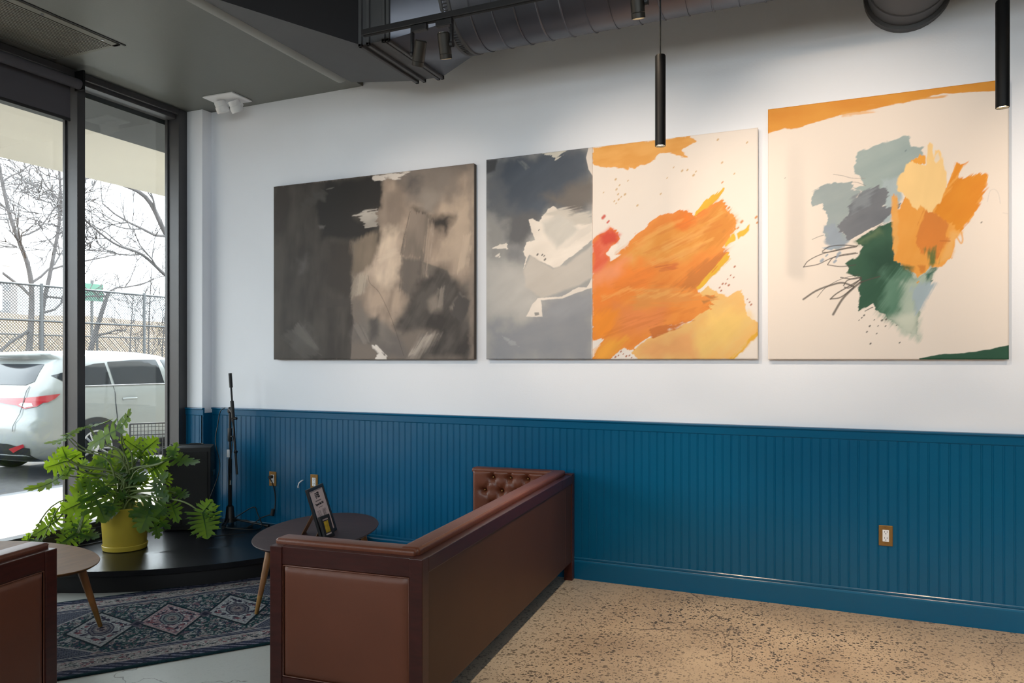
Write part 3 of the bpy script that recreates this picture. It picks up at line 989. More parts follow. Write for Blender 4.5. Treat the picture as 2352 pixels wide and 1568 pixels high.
for sx in (-1, 1):
    for sy in (-1, 1):
        obj('leg', tube(B(), [(sx * 0.22, sy * 0.2, 0.43), (sx * 0.25, sy * 0.25, 0.0)], 0.011, 8), M['track'], t, 50)

# ================================================================ CEILING SERVICES
# rectangular plenum flaring down from the soffit to a flanged box, then a round spiral duct
t = thing('air_duct', 'large dark grey spiral air duct with flared box end under the ceiling', 'duct', (-2.68, 4.12, 3.34))
def L(p): return (p[0] + 2.68, p[1] - 4.12, p[2] - 3.34)
def hexa(bm, a, b, mat=0):
    va = [bm.verts.new(L(p)) for p in a]; vb = [bm.verts.new(L(p)) for p in b]
    n = len(a)
    for i in range(n):
        f = bm.faces.new((va[i], va[(i + 1) % n], vb[(i + 1) % n], vb[i])); f.material_index = mat
    return va, vb
y0, y1, zb, zt = 3.80, 4.44, 3.34, 3.99
fl = -2.68
bm = B()
big = [(-3.34, 3.07, 3.487), (-3.34, 4.62, 3.487), (-3.34, 4.62, 4.15), (-3.34, 3.07, 4.15)]
sml = [(fl, y0, zb), (fl, y1, zb), (fl, y1, zt), (fl, y0, zt)]
va = [bm.verts.new(L(p)) for p in big]; vb = [bm.verts.new(L(p)) for p in sml]
# underside folded along its diagonal as on the real transition
f = bm.faces.new((va[0], va[1], vb[1])); f.material_index = 1
f = bm.faces.new((va[0], vb[1], vb[0])); f.material_index = 1
for i in (1, 2):
    f = bm.faces.new((va[i], va[i + 1], vb[i + 1], vb[i])); f.material_index = 1
f = bm.faces.new((va[3], va[0], vb[0], vb[3])); f.material_index = 2  # near face coloured black as its unlit side
obj('flared_transition', bm, [M['duct'], M['duct_paint'], M['duct_shaded']], t)
bm = B()
hexa(bm, sml, [(-2.49, y0, zb), (-2.49, y1, zb), (-2.49, y1, zt), (-2.49, y0, zt)])
obj('box_section', bm, M['duct_paint'], t)
def flange(x, w=0.022, p=0.016):
    bm = B()
    for lo, hi in (((x, y0 - p, zb - p), (x + w, y1 + p, zb + 0.004)), ((x, y0 - p, zt), (x + w, y1 + p, zt + p)),
                   ((x, y0 - p, zb - p), (x + w, y0 + 0.004, zt + p)), ((x, y1 - 0.004, zb - p), (x + w, y1 + p, zt + p))):
        box(bm, L(lo), L(hi), 0.003)
    return obj('flange', bm, M['duct_paint'], t)
for x in (-2.69, -2.635, -2.525, -2.495): flange(x)
RY, RZ, RR = 4.145, 3.655, 0.312
bm = B()
n = 32
ring = [bm.verts.new(L((-2.15, RY + RR * math.cos(2 * math.pi * k / n), RZ + RR * math.sin(2 * math.pi * k / n)))) for k in range(n)]
def sq(k):
    a = 2 * math.pi * k / n
    c, s_ = math.cos(a), math.sin(a)
    m = max(abs(c), abs(s_))
    return (-2.475, (y0 + y1) / 2 + c / m * (y1 - y0) / 2, (zb + zt) / 2 + s_ / m * (zt - zb) / 2)
ring0 = [bm.verts.new(L(sq(k))) for k in range(n)]
for k in range(n): bm.faces.new((ring0[k], ring0[(k + 1) % n], ring[(k + 1) % n], ring[k]))
obj('square_to_round', bm, M['duct'], t, 30)
bm = B()
n = 48
xs = [-2.16, 4.2]
rg = [[bm.verts.new(L((x, RY + RR * math.cos(2 * math.pi * k / n), RZ + RR * math.sin(2 * math.pi * k / n)))) for k in range(n)] for x in xs]
for k in range(n): bm.faces.new((rg[0][k], rg[0][(k + 1) % n], rg[1][(k + 1) % n], rg[1][k]))
obj('round_duct', bm, M['duct'], t, 40)
bm = B()
pts = []
pitch = 0.135
turns = int(6.2 / pitch)
for i in range(turns * 40 + 1):
    a = 2 * math.pi * i / 40
    pts.append(L((-2.12 + pitch * i / 40, RY - (RR + 0.001) * math.cos(a), RZ + (RR + 0.001) * math.sin(a))))
tube(bm, pts, 0.0055, 5)
obj('spiral_seam', bm, M['duct'], t, 60)
bm = B()
for x in (-2.17, -2.12): lathe(bm, [(RR, -0.012), (RR + 0.007, -0.008), (RR + 0.007, 0.008), (RR, 0.012)], 48, M=Matrix.Translation(L((x, RY, RZ))) @ Matrix.Rotation(math.radians(90), 4, 'Y'), close=False)
for k in range(110):
    a = 2 * math.pi * k / 110
    p = L((-2.145, RY + (RR + 0.002) * math.cos(a), RZ + (RR + 0.002) * math.sin(a)))
    box(bm, (p[0] - 0.018, p[1] - 0.003, p[2] - 0.003), (p[0] + 0.018, p[1] + 0.003, p[2] + 0.003))
obj('collar', bm, M['duct_paint'], t, 40)
for x in (-0.35, -0.30):
    obj('screw', lathe(B(), [(0.007, 0), (0.007, 0.004), (0.003, 0.006)], 10, M=Matrix.Translation(L((x, RY - RR * 0.2, RZ - RR * 0.98))) @ Matrix.Rotation(math.pi, 4, 'X')), M['black'], t)

# branch duct entering the wall
t = thing('branch_duct', 'short round dark grey branch duct running into the wall above the largest painting', 'duct', (0.30, D, 3.51))
bm = B()
Mx = Matrix.Rotation(math.radians(90), 4, 'X')
lathe(bm, [(0.205, 0.0), (0.205, 0.62)], 40, M=Mx, close=False)
obj('round_duct', bm, M['duct_paint'], t, 40)
obj('wall_collar', lathe(B(), [(0.225, 0.0), (0.225, 0.05), (0.206, 0.055)], 40, M=Mx, close=False), M['duct_paint'], t, 40)
obj('seam_bead', lathe(B(), [(0.204, 0.17), (0.211, 0.174), (0.211, 0.186), (0.204, 0.19)], 40, M=Mx, close=False), M['duct_paint'], t, 40)

# track and its heads
TY, TZ = 3.66, 3.318
t = thing('lighting_track', 'dark metal lighting track running in front of the spiral duct', 'track', (-2.57, TY, TZ))
obj('rail', box(B(), (0, -0.018, 0), (6.6, 0.018, 0.034), 0.003), M['track'], t)
obj('slot', box(B(), (0.01, -0.009, -0.002), (6.6, 0.009, 0.004)), M['black'], t)
for x in (0.9, 2.9, 4.9): obj('hanger', tube(B(), [(x, 0, 0.03), (x, 0, HC - TZ)], 0.004, 8), M['track'], t)
def track_head(x, aim, label, blade, power, on=True, hang=0.19, spread=55):
    """adapter, bracket arm, can; the spotlight itself sits in the can"""
    h = thing('track_spotlight', label, 'spotlight', (x, TY, TZ - 0.002), 0, 'track spotlights on the rail by the duct')
    bm = B(); box(bm, (-0.05, -0.016, -0.035), (0.05, 0.016, 0.0), 0.004)
    obj('adapter', bm, M['track'], h)
    bm = B(); box(bm, (-0.006 + blade * 0.045, -0.014, -hang), (0.006 + blade * 0.045, 0.014, -0.03), 0.003)
    lathe(bm, [(0.017, -0.008), (0.017, 0.008)], 16, M=Matrix.Translation((blade * 0.045, 0, -hang + 0.01)) @ Matrix.Rotation(math.radians(90), 4, 'Y'))
    obj('bracket', bm, M['track'], h, 40)
    d = Vector(aim) - Vector((x, TY, TZ - hang))
    q = d.to_track_quat('-Z', 'Y').to_matrix().to_4x4()
    Mx = Matrix.Translation((0, 0, -hang + 0.01)) @ q
    bm = B()
    lathe(bm, [(0.001, 0.065), (0.030, 0.065), (0.034, 0.06), (0.034, -0.042), (0.0325, -0.044), (0.034, -0.046), (0.034, -0.070), (0.030, -0.070), (0.029, -0.057), (0.001, -0.057)], 28, M=Mx)
    c = obj('can', bm, M['spot'], h, 35)
    bm = B()
    lathe(bm, [(0.001, 0.066), (0.028, 0.066), (0.028, 0.0675), (0.001, 0.0675)], 24, M=Mx)
    obj('end_cap', bm, M['chrome'] if blade > 0 else M['track'], c)
    bm = B(); lathe(bm, [(0.001, -0.058), (0.0285, -0.058), (0.0285, -0.060), (0.001, -0.060)], 24, M=Mx)
    obj('lens', bm, M['lens_on'], c)
    ld = bpy.data.lights.new('spot_beam', 'SPOT')
    ld.energy = power; ld.color = (1.0, 0.82, 0.64); ld.spot_size = math.radians(spread); ld.spot_blend = 1.0; ld.shadow_soft_size = 0.03
    lo = bpy.data.objects.new('spot_beam', ld); COL.objects.link(lo)
    lo.parent = h
    lo.matrix_local = Matrix.Translation((0, 0, -hang + 0.01)) @ q @ Matrix.Translation((0, 0, -0.075))
    return h
HEADS = [
    (-2.19, (-2.42, 3.86, 2.55), 'grey track spotlight nearest the rail end, leaning toward the black and brown painting', -1, 6, 0.165),
    (-2.03, (-2.07, 3.92, 2.45), 'grey track spotlight with a shiny end cap, second from the rail end', 1, 6, 0.15),
    (-0.95, (-0.95, 3.90, 2.45), 'grey track spotlight at the top edge, left of the hanging pendant cord', 1, 6, 0.125),
    (1.0, (1.1, 3.95, 2.4), 'grey track spotlight out to the right beyond the largest painting', 1, 6, 0.19),
]
for x, aim, lb, bl, pw, hg in HEADS: track_head(x, aim, lb, bl, pw, True, hg)
# the second track, nearer the middle of the room, carries the heads that light the paintings
TY, TZ = 2.2, 3.60
t = thing('lighting_track', 'second dark lighting track, over the middle of the room', 'track', (-3.0, TY, TZ))
obj('rail', box(B(), (0, -0.018, 0), (6.6, 0.018, 0.034), 0.003), M['track'], t)
for x in (0.9, 2.9, 4.9): obj('hanger', tube(B(), [(x, 0, 0.03), (x, 0, HC - TZ)], 0.004, 8), M['track'], t)
for x, aim, lb, pw in ((-2.9, (-2.75, 4.74, 2.0), 'track spotlight on the second rail, aimed at the black and brown painting', 55),
                       (-1.75, (-1.22, 4.74, 2.12), 'track spotlight on the second rail, aimed at the grey and orange painting', 95),
                       (-0.55, (0.02, 4.74, 2.3), 'track spotlight on the second rail, aimed at the largest painting', 100),
                       (0.9, (1.6, 4.79, 2.1), 'track spotlight on the second rail, aimed right of the largest painting', 110)):
    track_head(x, aim, lb, 1, pw, True, 0.19, 50)

# pendants
def pendant(x, y, label, power=90):
    p = thing('pendant_lamp', label, 'pendant lamp', (x, y, 2.516), 0, 'black cylinder pendants over the floor')
    R = 0.0261
    bm = B()
    lathe(bm, [(R - 0.003, 0.012), (R - 0.003, 0.0), (R, 0.0), (R, 0.448), (R - 0.003, 0.453), (0.004, 0.453)], 36, close=False)
    obj('shade', bm, M['black'], p, 35)
    obj('cord', tube(B(), [(0, 0, 0.45), (0, 0, HC - 2.516)], 0.0035, 8), M['rubber'], p)
    obj('canopy', lathe(B(), [(0.05, HC - 2.516 - 0.025), (0.05, HC - 2.516)], 24), M['black'], p, 40)
    obj('lens', lathe(B(), [(0.001, 0.010), (R - 0.0035, 0.010), (R - 0.0035, 0.013), (0.001, 0.013)], 24), M['lens_on'], p)
    ld = bpy.data.lights.new('pendant_beam', 'SPOT')
    ld.energy = power; ld.color = (1.0, 0.77, 0.54); ld.spot_size = math.radians(78); ld.spot_blend = 0.8; ld.shadow_soft_size = 0.022
    lo = bpy.data.objects.new('pendant_beam', ld); COL.objects.link(lo)
    lo.parent = p; lo.location = (0, 0, 0.004)
    return p
pendant(-0.860, 3.762, 'black cylinder pendant lamp hanging before the grey and orange painting')
pendant(0.594, 3.777, 'black cylinder pendant lamp in front of the right edge of the largest painting')
pendant(2.05, 3.78, 'added black cylinder pendant lamp out of view, lighting the floor farther right')  # unseen lamp added to light the floor at right

# vent in the soffit
t = thing('ceiling_vent', 'long slatted grey air vent in the low ceiling above the windows', 'vent', (-4.70, 2.9, SOF))
bm = B()
for lo, hi in (((-0.31, -0.66, -0.008), (-0.275, 0.61, 0.0)), ((0.275, -0.66, -0.008), (0.33, 0.61, 0.0)), ((-0.31, 0.585, -0.008), (0.33, 0.61, 0.0)), ((-0.31, -0.66, -0.008), (0.33, -0.63, 0.0))):
    box(bm, lo, hi, 0.002)
obj('frame', bm, M['vent'], t)
obj('recess', box(B(), (-0.275, -0.63, -0.002), (0.275, 0.585, 0.0)), M['vent_dark'], t)
bm = B()
for i in range(27):
    x = -0.262 + i * 0.0202
    box(bm, (x - 0.0075, -0.63, -0.009), (x + 0.0045, 0.585, -0.0025), 0, 0, None)
obj('slats', bm, M['vent'], t)
for y in (-0.45, 0.1, 0.5): obj('screw', lathe(B(), [(0.008, -0.012), (0.008, -0.008)], 10, c=(0.302, y, 0)), M['chrome'], t)
bm = B(); box(bm, (0.335, -0.68, -0.004), (0.350, 0.635, 0.001))
obj('edge_strip', bm, M['black'], t)

# emergency light
t = thing('emergency_light', 'white square emergency light with two round heads on the low ceiling near the corner', 'light', (-4.50, 4.58, SOF), math.radians(2))
obj('plate', box(B(), (-0.15, -0.11, -0.012), (0.15, 0.11, 0.0), 0.003), M['plastic_white'], t)
for x, y, tilt in ((-0.06, -0.0, 22), (0.055, 0.03, 28)):
    Mx = Matrix.Translation((x, y, -0.055)) @ Matrix.Rotation(math.radians(tilt), 4, 'X') @ Matrix.Rotation(math.radians(-8), 4, 'Y')
    bm = B()
    lathe(bm, [(0.001, 0.04), (0.042, 0.04), (0.046, 0.03), (0.046, 0.0), (0.050, -0.004), (0.050, -0.045), (0.045, -0.05), (0.040, -0.045), (0.001, -0.042)], 28, M=Mx)
    tube(bm, [(x, y + 0.02, -0.01), (x, y + 0.01, -0.05)], 0.018, 12)
    hd = obj('lamp_head', bm, M['plastic_white'], t, 40)
    bm = B()
    tube(bm, [(x - 0.055, y + 0.015, -0.05), (x + 0.055, y + 0.015, -0.05)], 0.012, 10)
    obj('pivot', bm, M['plastic_white'], hd, 40)

# roller shade in the wide pane
t = thing('roller_shade', 'dark grey rolled window shade at the top of the wide left pane', 'shade', (-5.0, 3.05, 3.405))
obj('roller', tube(B(), [(0, -0.64, 0), (0, 0.632, 0)], 0.036, 20), M['shade'], t, 50)
obj('cloth', box(B(), (-0.082, -0.63, -0.235), (-0.079, 0.62, 0.02)), M['shade'], t)
obj('hem_bar', box(B(), (-0.088, -0.63, -0.255), (-0.073, 0.62, -0.232), 0.004), M['track'], t)
obj('bracket', box(B(), (-0.05, 0.632, -0.04), (0.04, 0.648, 0.10), 0.002), M['black'], t)

# ================================================================ STAGE
t = thing('stage', 'low black quarter-round stage filling the window corner', 'stage', (XW, D, 0))
R = 1.735
arc = [(0.0, -R)] + [(R * math.sin(a), -R * math.cos(a)) for a in [math.radians(90 * i / 48) for i in range(1, 48)]] + [(R, 0.0)]
# the platform runs on along the wall side below the bench end
poly = [(0.0, -0.026), (0.0, -R)] + arc[1:-1] + [(R, -0.026)]
obj('riser', prism(B(), [(x * 0.985 if x > 0 else x, y * 0.985 if y < -0.02 else y) for x, y in poly], 0.0, 0.105), M['stage_side'], t, 30)
bm = B(); prism(bm, poly, 0.105, 0.14)
es = [e for e in bm.edges if all(abs(v.co.z - 0.14) < 1e-4 for v in e.verts)]
bmesh.ops.bevel(bm, geom=es, offset=0.006, segments=2, profile=0.5, affect='EDGES')
obj('deck', bm, M['stage'], t, 30)

# ================================================================ BENCH SOFAS
SL, SD, SH = 2.31, 0.68, 0.70
def tufted(bm, org, ux, uy, un, w, h, px, py, depth=0.03, thick=0.10, res=0.011, edge=0.022, mat=0, btn=1, x0=None):
    """buttoned pad: front surface over a w x h rectangle, normal un, closed round the sides"""
    org, ux, uy, un = Vector(org), Vector(ux), Vector(uy), Vector(un)
    B0 = []
    r = 0
    y = h - py * 0.55
    while y > py * 0.2:
        off = 0 if r % 2 == 0 else px / 2
        x = (px * 0.75 if x0 is None else x0) + off
        while x < w - px * 0.3:
            B0.append((x, y)); x += px
        y -= py; r += 1
    nx, ny = max(8, int(w / res)), max(8, int(h / res))
    X, Y = np.meshgrid(np.linspace(0, w, nx), np.linspace(0, h, ny))
    Z = np.zeros_like(X)
    for bx_, by_ in B0:
        d2 = ((X - bx_) / px) ** 2 + ((Y - by_) / py) ** 2
        Z = Z - depth * np.exp(-d2 * 42) - depth * 0.55 * np.exp(-d2 * 9)
        for sx in (1, -1):            # diagonal folds between buttons
            for dx, dy in ((sx * px / 2, -py),):
                if not any(abs(q[0] - bx_ - dx) < 1e-3 and abs(q[1] - by_ - dy) < 1e-3 for q in B0): continue
                L2 = dx * dx + dy * dy
                t = np.clip(((X - bx_) * dx + (Y - by_) * dy) / L2, 0, 1)
                dd = (X - bx_ - t * dx) ** 2 + (Y - by_ - t * dy) ** 2
                Z = Z - depth * 0.42 * np.exp(-dd / (0.009 ** 2))
        if by_ > h - py * 0.8:        # vertical pleat up to the top edge
            dd = np.where(Y > by_, (X - bx_) ** 2, (X - bx_) ** 2 + (Y - by_) ** 2)
            Z = Z - depth * 0.4 * np.exp(-dd / (0.007 ** 2))
    e = np.minimum(np.minimum(X, w - X), np.minimum(Y, h - Y))
    k = np.clip(e / edge, 0, 1)
    Z = Z - edge * (1 - np.sqrt(np.clip(1 - (1 - k) ** 2, 0, 1)))
    V = [[bm.verts.new(org + ux * X[j, i] + uy * Y[j, i] + un * (thick + Z[j, i])) for i in range(nx)] for j in range(ny)]
    for j in range(ny - 1):
        for i in range(nx - 1):
            f = bm.faces.new((V[j][i], V[j][i + 1], V[j + 1][i + 1], V[j + 1][i])); f.material_index = mat
    rim = [(j, i) for i, j in [(i, 0) for i in range(nx)]] + [(j, nx - 1) for j in range(1, ny)] + [(ny - 1, i) for i in range(nx - 2, -1, -1)] + [(j, 0) for j in range(ny - 2, 0, -1)]
    low = [bm.verts.new(org + ux * X[j, i] + uy * Y[j, i]) for j, i in rim]
    n = len(rim)
    for q in range(n):
        a, b = rim[q], rim[(q + 1) % n]
        f = bm.faces.new((V[a[0]][a[1]], low[q], low[(q + 1) % n], V[b[0]][b[1]])); f.material_index = mat
    for bx_, by_ in B0:
        p = org + ux * bx_ + uy * by_ + un * (thick - depth * 1.45 + 0.006)
        r = bmesh.ops.create_uvsphere(bm, u_segments=8, v_segments=5, radius=0.0075, matrix=Matrix.Translation(p))
        for v in r['verts']:
            for f in v.link_faces: f.material_index = btn
    return bm

def make_sofa(label):
    s = thing('leather_sofa', label, 'sofa', (0, 0, 0), 0, 'brown leather bench sofas')
    hl, hd = SL / 2, SD / 2
    ps = 0.056
    for sx in (-1, 1):
        for sy in (-1, 1):
            x0, y0_ = sx * (hl - ps), sy * (hd - ps)
            obj('leg', box(B(), (min(x0, sx * hl), min(y0_, sy * hd), 0), (max(x0, sx * hl), max(y0_, sy * hd), SH), 0.003), M['cherry'], s)
    for sx in (-1, 1):
        xa, xb = sorted((sx * hl - sx * 0.004, sx * (hl - 0.044)))
        obj('end_rail', box(B(), (xa, -hd + ps, SH - 0.072), (xb, hd - ps, SH), 0.002), M['cherry'], s)
        obj('end_rail', box(B(), (xa, -hd + ps, 0.125), (xb, hd - ps, 0.175), 0.002), M['cherry'], s)
        # puffed vinyl panel set in the frame
        w, h = SD - 2 * ps, SH - 0.072 - 0.175
        bm = B()
        nx, ny = 36, 28
        g = []
        for j in range(ny + 1):
            row = []
            for i in range(nx + 1):
                u, v = i / nx, j / ny
                e = min(min(u, 1 - u) * w, min(v, 1 - v) * h)
                k = min(1, e / 0.035)
                z = -0.014 + 0.017 * math.sqrt(max(0, 1 - (1 - k) ** 2)) + 0.004 * math.sin(math.pi * u) * math.sin(math.pi * v)
                if v > 0.86: z += 0.0014 * math.sin(u * 60) * (v - 0.86) * 7
                row.append(bm.verts.new((sx * (hl - 0.004 + z), -hd + ps + u * w, 0.175 + v * h)))
            g.append(row)
        for j in range(ny):
            for i in range(nx): bm.faces.new((g[j][i], g[j][i + 1], g[j + 1][i + 1], g[j + 1][i]))
        tube(bm, [(sx * (hl - 0.006), -hd + ps + 0.004, 0.18), (sx * (hl - 0.006), hd - ps - 0.004, 0.18), (sx * (hl - 0.006), hd - ps - 0.004, SH - 0.076), (sx * (hl - 0.006), -hd + ps + 0.004, SH - 0.076), (sx * (hl - 0.006), -hd + ps + 0.004, 0.18)], 0.0035, 6)
        obj('end_panel', bm, M['leather_flat'], s, 60)
        # inner arm pad, tufted on the side that faces the seat, rolled over the top
        bm = B()
        xi = sx * (hl - 0.046)
        tufted(bm, (xi, -hd + ps + 0.02, 0.26), (0, 1, 0), (0, 0, 1), (-sx, 0, 0), SD - ps - 0.02, SH - 0.26 + 0.010, 0.122, 0.088, thick=0.085, depth=0.024)
        obj('arm_pad', bm, [M['leather'], M['brass_btn']], s, 60)
        bm = B()
        x1, x2 = sorted((sx * (hl - 0.038), sx * (hl - 0.127)))
        box(bm, (x1, -hd + 0.05, SH - 0.012), (x2, hd + 0.004, SH + 0.022), 0.013, seg=4)
        tube(bm, [(sx * (hl - 0.043), -hd + 0.06, SH + 0.013), (sx * (hl - 0.043), hd, SH + 0.013)], 0.0035, 6)
        obj('arm_top', bm, M['leather'], s, 60)
    # back: plain panel in two widths, colour darkened for its shade side, wood rail on top, padded inside
    bm = B()
    box(bm, (-hl + 0.03, -hd + 0.006, 0.125), (hl - ps - 0.15, -hd + 0.030, SH - 0.06), 0.002)
    box(bm, (hl - ps - 0.147, -hd + 0.006, 0.125), (hl - 0.03, -hd + 0.030, SH - 0.06), 0.002)
    obj('back_panel', bm, M['backpanel'], s)
    bm = B()
    box(bm, (-hl + ps, -hd, SH - 0.062), (hl - ps - 0.25, -hd + 0.05, SH - 0.002), 0.003)
    box(bm, (hl - ps - 0.249, -hd + 0.001, SH - 0.062), (hl - ps, -hd + 0.05, SH - 0.006), 0.003)
    obj('back_rail', bm, M['cherry'], s)
    bm = B()
    tufted(bm, (-hl + 0.13, -hd + 0.05, 0.30), (1, 0, 0), (0, 0, 1), (0, 1, 0), SL - 0.26, SH - 0.30 + 0.012, 0.165, 0.112, thick=0.075, res=0.014)
    obj('back_pad', bm, [M['leather'], M['brass_btn']], s, 60)
    bm = B()
    box(bm, (-hl + 0.06, -hd + 0.042, SH - 0.012), (hl - 0.09, -hd + 0.128, SH + 0.026), 0.014, seg=4)
    for y in (-hd + 0.052, -hd + 0.108): tube(bm, [(-hl + 0.1, y, SH + 0.0235), (hl - 0.12, y, SH + 0.0235)], 0.0032, 6)
    obj('back_top', bm, M['leather'], s, 60)
    bm = B()
    tufted(bm, (-hl + 0.13, -hd + 0.12, 0.26), (1, 0, 0), (0, 1, 0), (0, 0, 1), SL - 0.26, SD - 0.13, 0.19, 0.15, depth=0.022, thick=0.16, res=0.016, edge=0.03)
    obj('seat_cushion', bm, [M['leather'], M['brass_btn']], s, 60)
    bm = B()
    box(bm, (-hl + ps, hd - 0.035, 0.125), (hl - ps, hd - 0.008, 0.265), 0.003)
    obj('front_rail', bm, M['cherry'], s)
    return s
sofa = make_sofa('brown leather sofa with its back to the room, far end against the blue wall')
A = math.radians(95.0)
def place(o, corner_local, world_xy, a):
    c, s_ = math.cos(a), math.sin(a)
    o.location = (world_xy[0] - (corner_local[0] * c - corner_local[1] * s_), world_xy[1] - (corner_local[0] * s_ + corner_local[1] * c), 0)
    o.rotation_euler = (0, 0, a)
place(sofa, (-SL / 2, -SD / 2), (-1.462, 2.465), A)
s2 = copy_tree(sofa)
s2['label'] = 'brown leather sofa cut off by the lower left corner, only its end panel showing'
place(s2, (SL / 2, SD / 2), (-2.885, 2.03), math.radians(11.5))

# ================================================================ OVAL TABLES
def make_table(label, wood_m, leg_m, a, b, ztop, legs, loc, rz, edge_m):
    t = thing('coffee_table', label, 'table', loc, rz, 'oval mid-century coffee tables')
    bm = B()
    n = 72
    def ring(sc, z): return [bm.verts.new((a * math.cos(2 * math.pi * k / n) * sc, b * math.sin(2 * math.pi * k / n) * (1 - (1 - sc) * a / b), z)) for k in range(n)]
    rs = [ring(0.90, ztop - 0.024), ring(0.955, ztop - 0.020), ring(0.995, ztop - 0.007), ring(1.0, ztop - 0.003), ring(0.996, ztop), ]
    for i in range(len(rs) - 1):
        for k in range(n):
            f = bm.faces.new((rs[i][k], rs[i][(k + 1) % n], rs[i + 1][(k + 1) % n], rs[i + 1][k])); f.material_index = 1
    bm.faces.new(rs[0]).material_index = 1
    bm.faces.new(rs[-1])
    obj('tabletop', bm, [wood_m, edge_m], t, 30)
    for (tx, ty, fx, fy) in legs:
        top, foot = Vector((tx, ty, ztop - 0.02)), Vector((fx, fy, 0.0))
        k = 0.26
        mid = foot.lerp(top, k)
        lg = obj('leg', tube(B(), [mid, foot.lerp(top, 0.6), top], [0.0145, 0.019, 0.024], 14), leg_m, t, 50)
        obj('foot_cap', tube(B(), [foot, mid], [0.0105, 0.0147], 14), M['brass'], lg, 50)
    obj('apron', box(B(), (-a * 0.55, -b * 0.12, ztop - 0.055), (a * 0.55, b * 0.12, ztop - 0.02), 0.004), edge_m, t)
    return t
T1 = make_table('oval oak coffee table behind the lower left sofa, in front of the plant', M['oak'], M['oak_leg'], 0.58, 0.33, 0.385,
    [(0.33, 0.17, 0.405, 0.245), (0.33, -0.17, 0.405, -0.245), (-0.33, 0.17, -0.405, 0.245), (-0.33, -0.17, -0.405, -0.245)], (-4.10, 2.60, 0.010), 0, M['oak'])
T2 = make_table('oval dark walnut coffee table behind the long sofa, holding the framed notice', M['walnut'], M['oak_leg'], 0.53, 0.34, 0.395,
    [(0.30, 0.16, 0.37, 0.22), (0.30, -0.16, 0.37, -0.22), (-0.30, 0.16, -0.40, 0.20), (-0.30, -0.16, -0.37, -0.22)], (-2.98, 3.78, 0.010), math.radians(105), M['walnut'])

# framed notice leaning on its easel, smaller framed card in front
def sign_frame(name, label, base, yaw, lean, w, h, paper_m, extra):
    t = thing(name, label, 'sign', base, yaw)
    Rl = Matrix.Rotation(-lean, 4, 'X')
    bm = B()
    fw = 0.020
    for lo, hi in (((-w / 2, 0, 0), (-w / 2 + fw, 0.016, h)), ((w / 2 - fw, 0, 0), (w / 2, 0.016, h)), ((-w / 2 + fw, 0, 0), (w / 2 - fw, 0.016, fw)), ((-w / 2 + fw, 0, h - fw), (w / 2 - fw, 0.016, h))):
        box(bm, lo, hi, 0.002, 0, Rl)
    obj('frame', bm, M['plastic_black'], t)
    obj('notice' if extra else 'card', box(B(), (-w / 2 + fw - 0.002, 0.006, fw - 0.002), (w / 2 - fw + 0.002, 0.010, h - fw + 0.002), 0, 0, Rl), paper_m, t)
    bm = B()
    hb = h * 0.62
    p = Rl @ Vector((0, 0.017, hb))
    reach = p.y + hb * 0.50
    box(bm, (-0.035, 0, 0), (0.035, 0.003, math.hypot(reach - p.y, p.z)), 0, 0,
        Matrix.Translation(p) @ Matrix.Rotation(math.pi - math.atan2(reach - p.y, p.z) * -1, 4, 'X'))
    obj('easel_leg', bm, M['kraft'], t)
    return t, Rl
base = (-2.84, 3.712, 0.406)
yaw = math.radians(90 + 17)
t, Rl = sign_frame('framed_notice', 'black framed white notice leaning back on the dark oval table', base, yaw, math.radians(18), 0.25, 0.30, M['paper'], True)
bm = B()
def bar(x0, x1, z0, z1, mi=0): box(bm, (x0 * 0.92, 0.0052, z0 * 0.895), (x1 * 0.92, 0.0062, z1 * 0.895), 0, mi, Rl)
# emblem block with stacked heavy rows, rule lines, body text rows in two columns
bar(-0.094, 0.094, 0.306, 0.3075); bar(-0.094, 0.094, 0.027, 0.0285)
for z0, z1, x0, x1 in ((0.284, 0.295, 0.0, 0.034), (0.270, 0.282, 0.0, 0.030), (0.257, 0.268, 0.0, 0.038)): bar(x0, x1, z0, z1)
for z0, z1, x0, x1 in ((0.286, 0.293, -0.034, -0.008), (0.274, 0.284, -0.036, -0.024), (0.274, 0.284, -0.016, -0.004), (0.262, 0.272, -0.030, -0.012), (0.254, 0.260, -0.026, -0.016)): bar(x0, x1, z0, z1)
bar(-0.026, 0.032, 0.1925, 0.1955)
rng = random.Random(5)
for i in range(14):
    z = 0.172 - i * 0.0078
    bar(-0.076 + rng.uniform(0, 0.003), -0.012 - rng.uniform(0, 0.006), z, z + 0.0028, 1)
    if i < 12: bar(0.014, 0.050 + rng.uniform(0, 0.022), z, z + 0.0030, 0 if i else 1)
bar(-0.05, 0.044, 0.2355, 0.2425, 1)
obj('print', bm, [M['ink'], M['ink_soft']], t)
fc = bpy.data.curves.new('headline', 'FONT')
fc.body = 'Beyond the Veil'
fc.align_x = 'CENTER'; fc.size = 0.0187; fc.extrude = 0.0004; fc.offset = 0.0009
tmp = bpy.data.objects.new('headline', fc); COL.objects.link(tmp)
me_ = bpy.data.meshes.new_from_object(tmp.evaluated_get(bpy.context.evaluated_depsgraph_get()))
bpy.data.objects.remove(tmp); bpy.data.curves.remove(fc)
me_.materials.clear(); me_.materials.append(M['ink'])
fo = bpy.data.objects.new('headline', me_); COL.objects.link(fo)
fo.parent = t
fo.matrix_local = Rl @ Matrix.Translation((0, 0.0055, 0.188)) @ Matrix.Rotation(math.radians(90), 4, 'X')
M['gold'] = mat('yellow_card_print', (186, 160, 30), 0.6, var=0.25, vscale=40)
t2, Rl2 = sign_frame('framed_card', 'small black framed yellow card standing in front of the framed notice', (-2.785, 3.645, 0.406), math.radians(98), math.radians(17), 0.108, 0.135, M['paper'], False)
bm = B(); box(bm, (-0.030, 0.004, 0.028), (0.030, 0.0058, 0.107), 0, 0, Rl2)
obj('print_border', bm, M['ink'], t2)
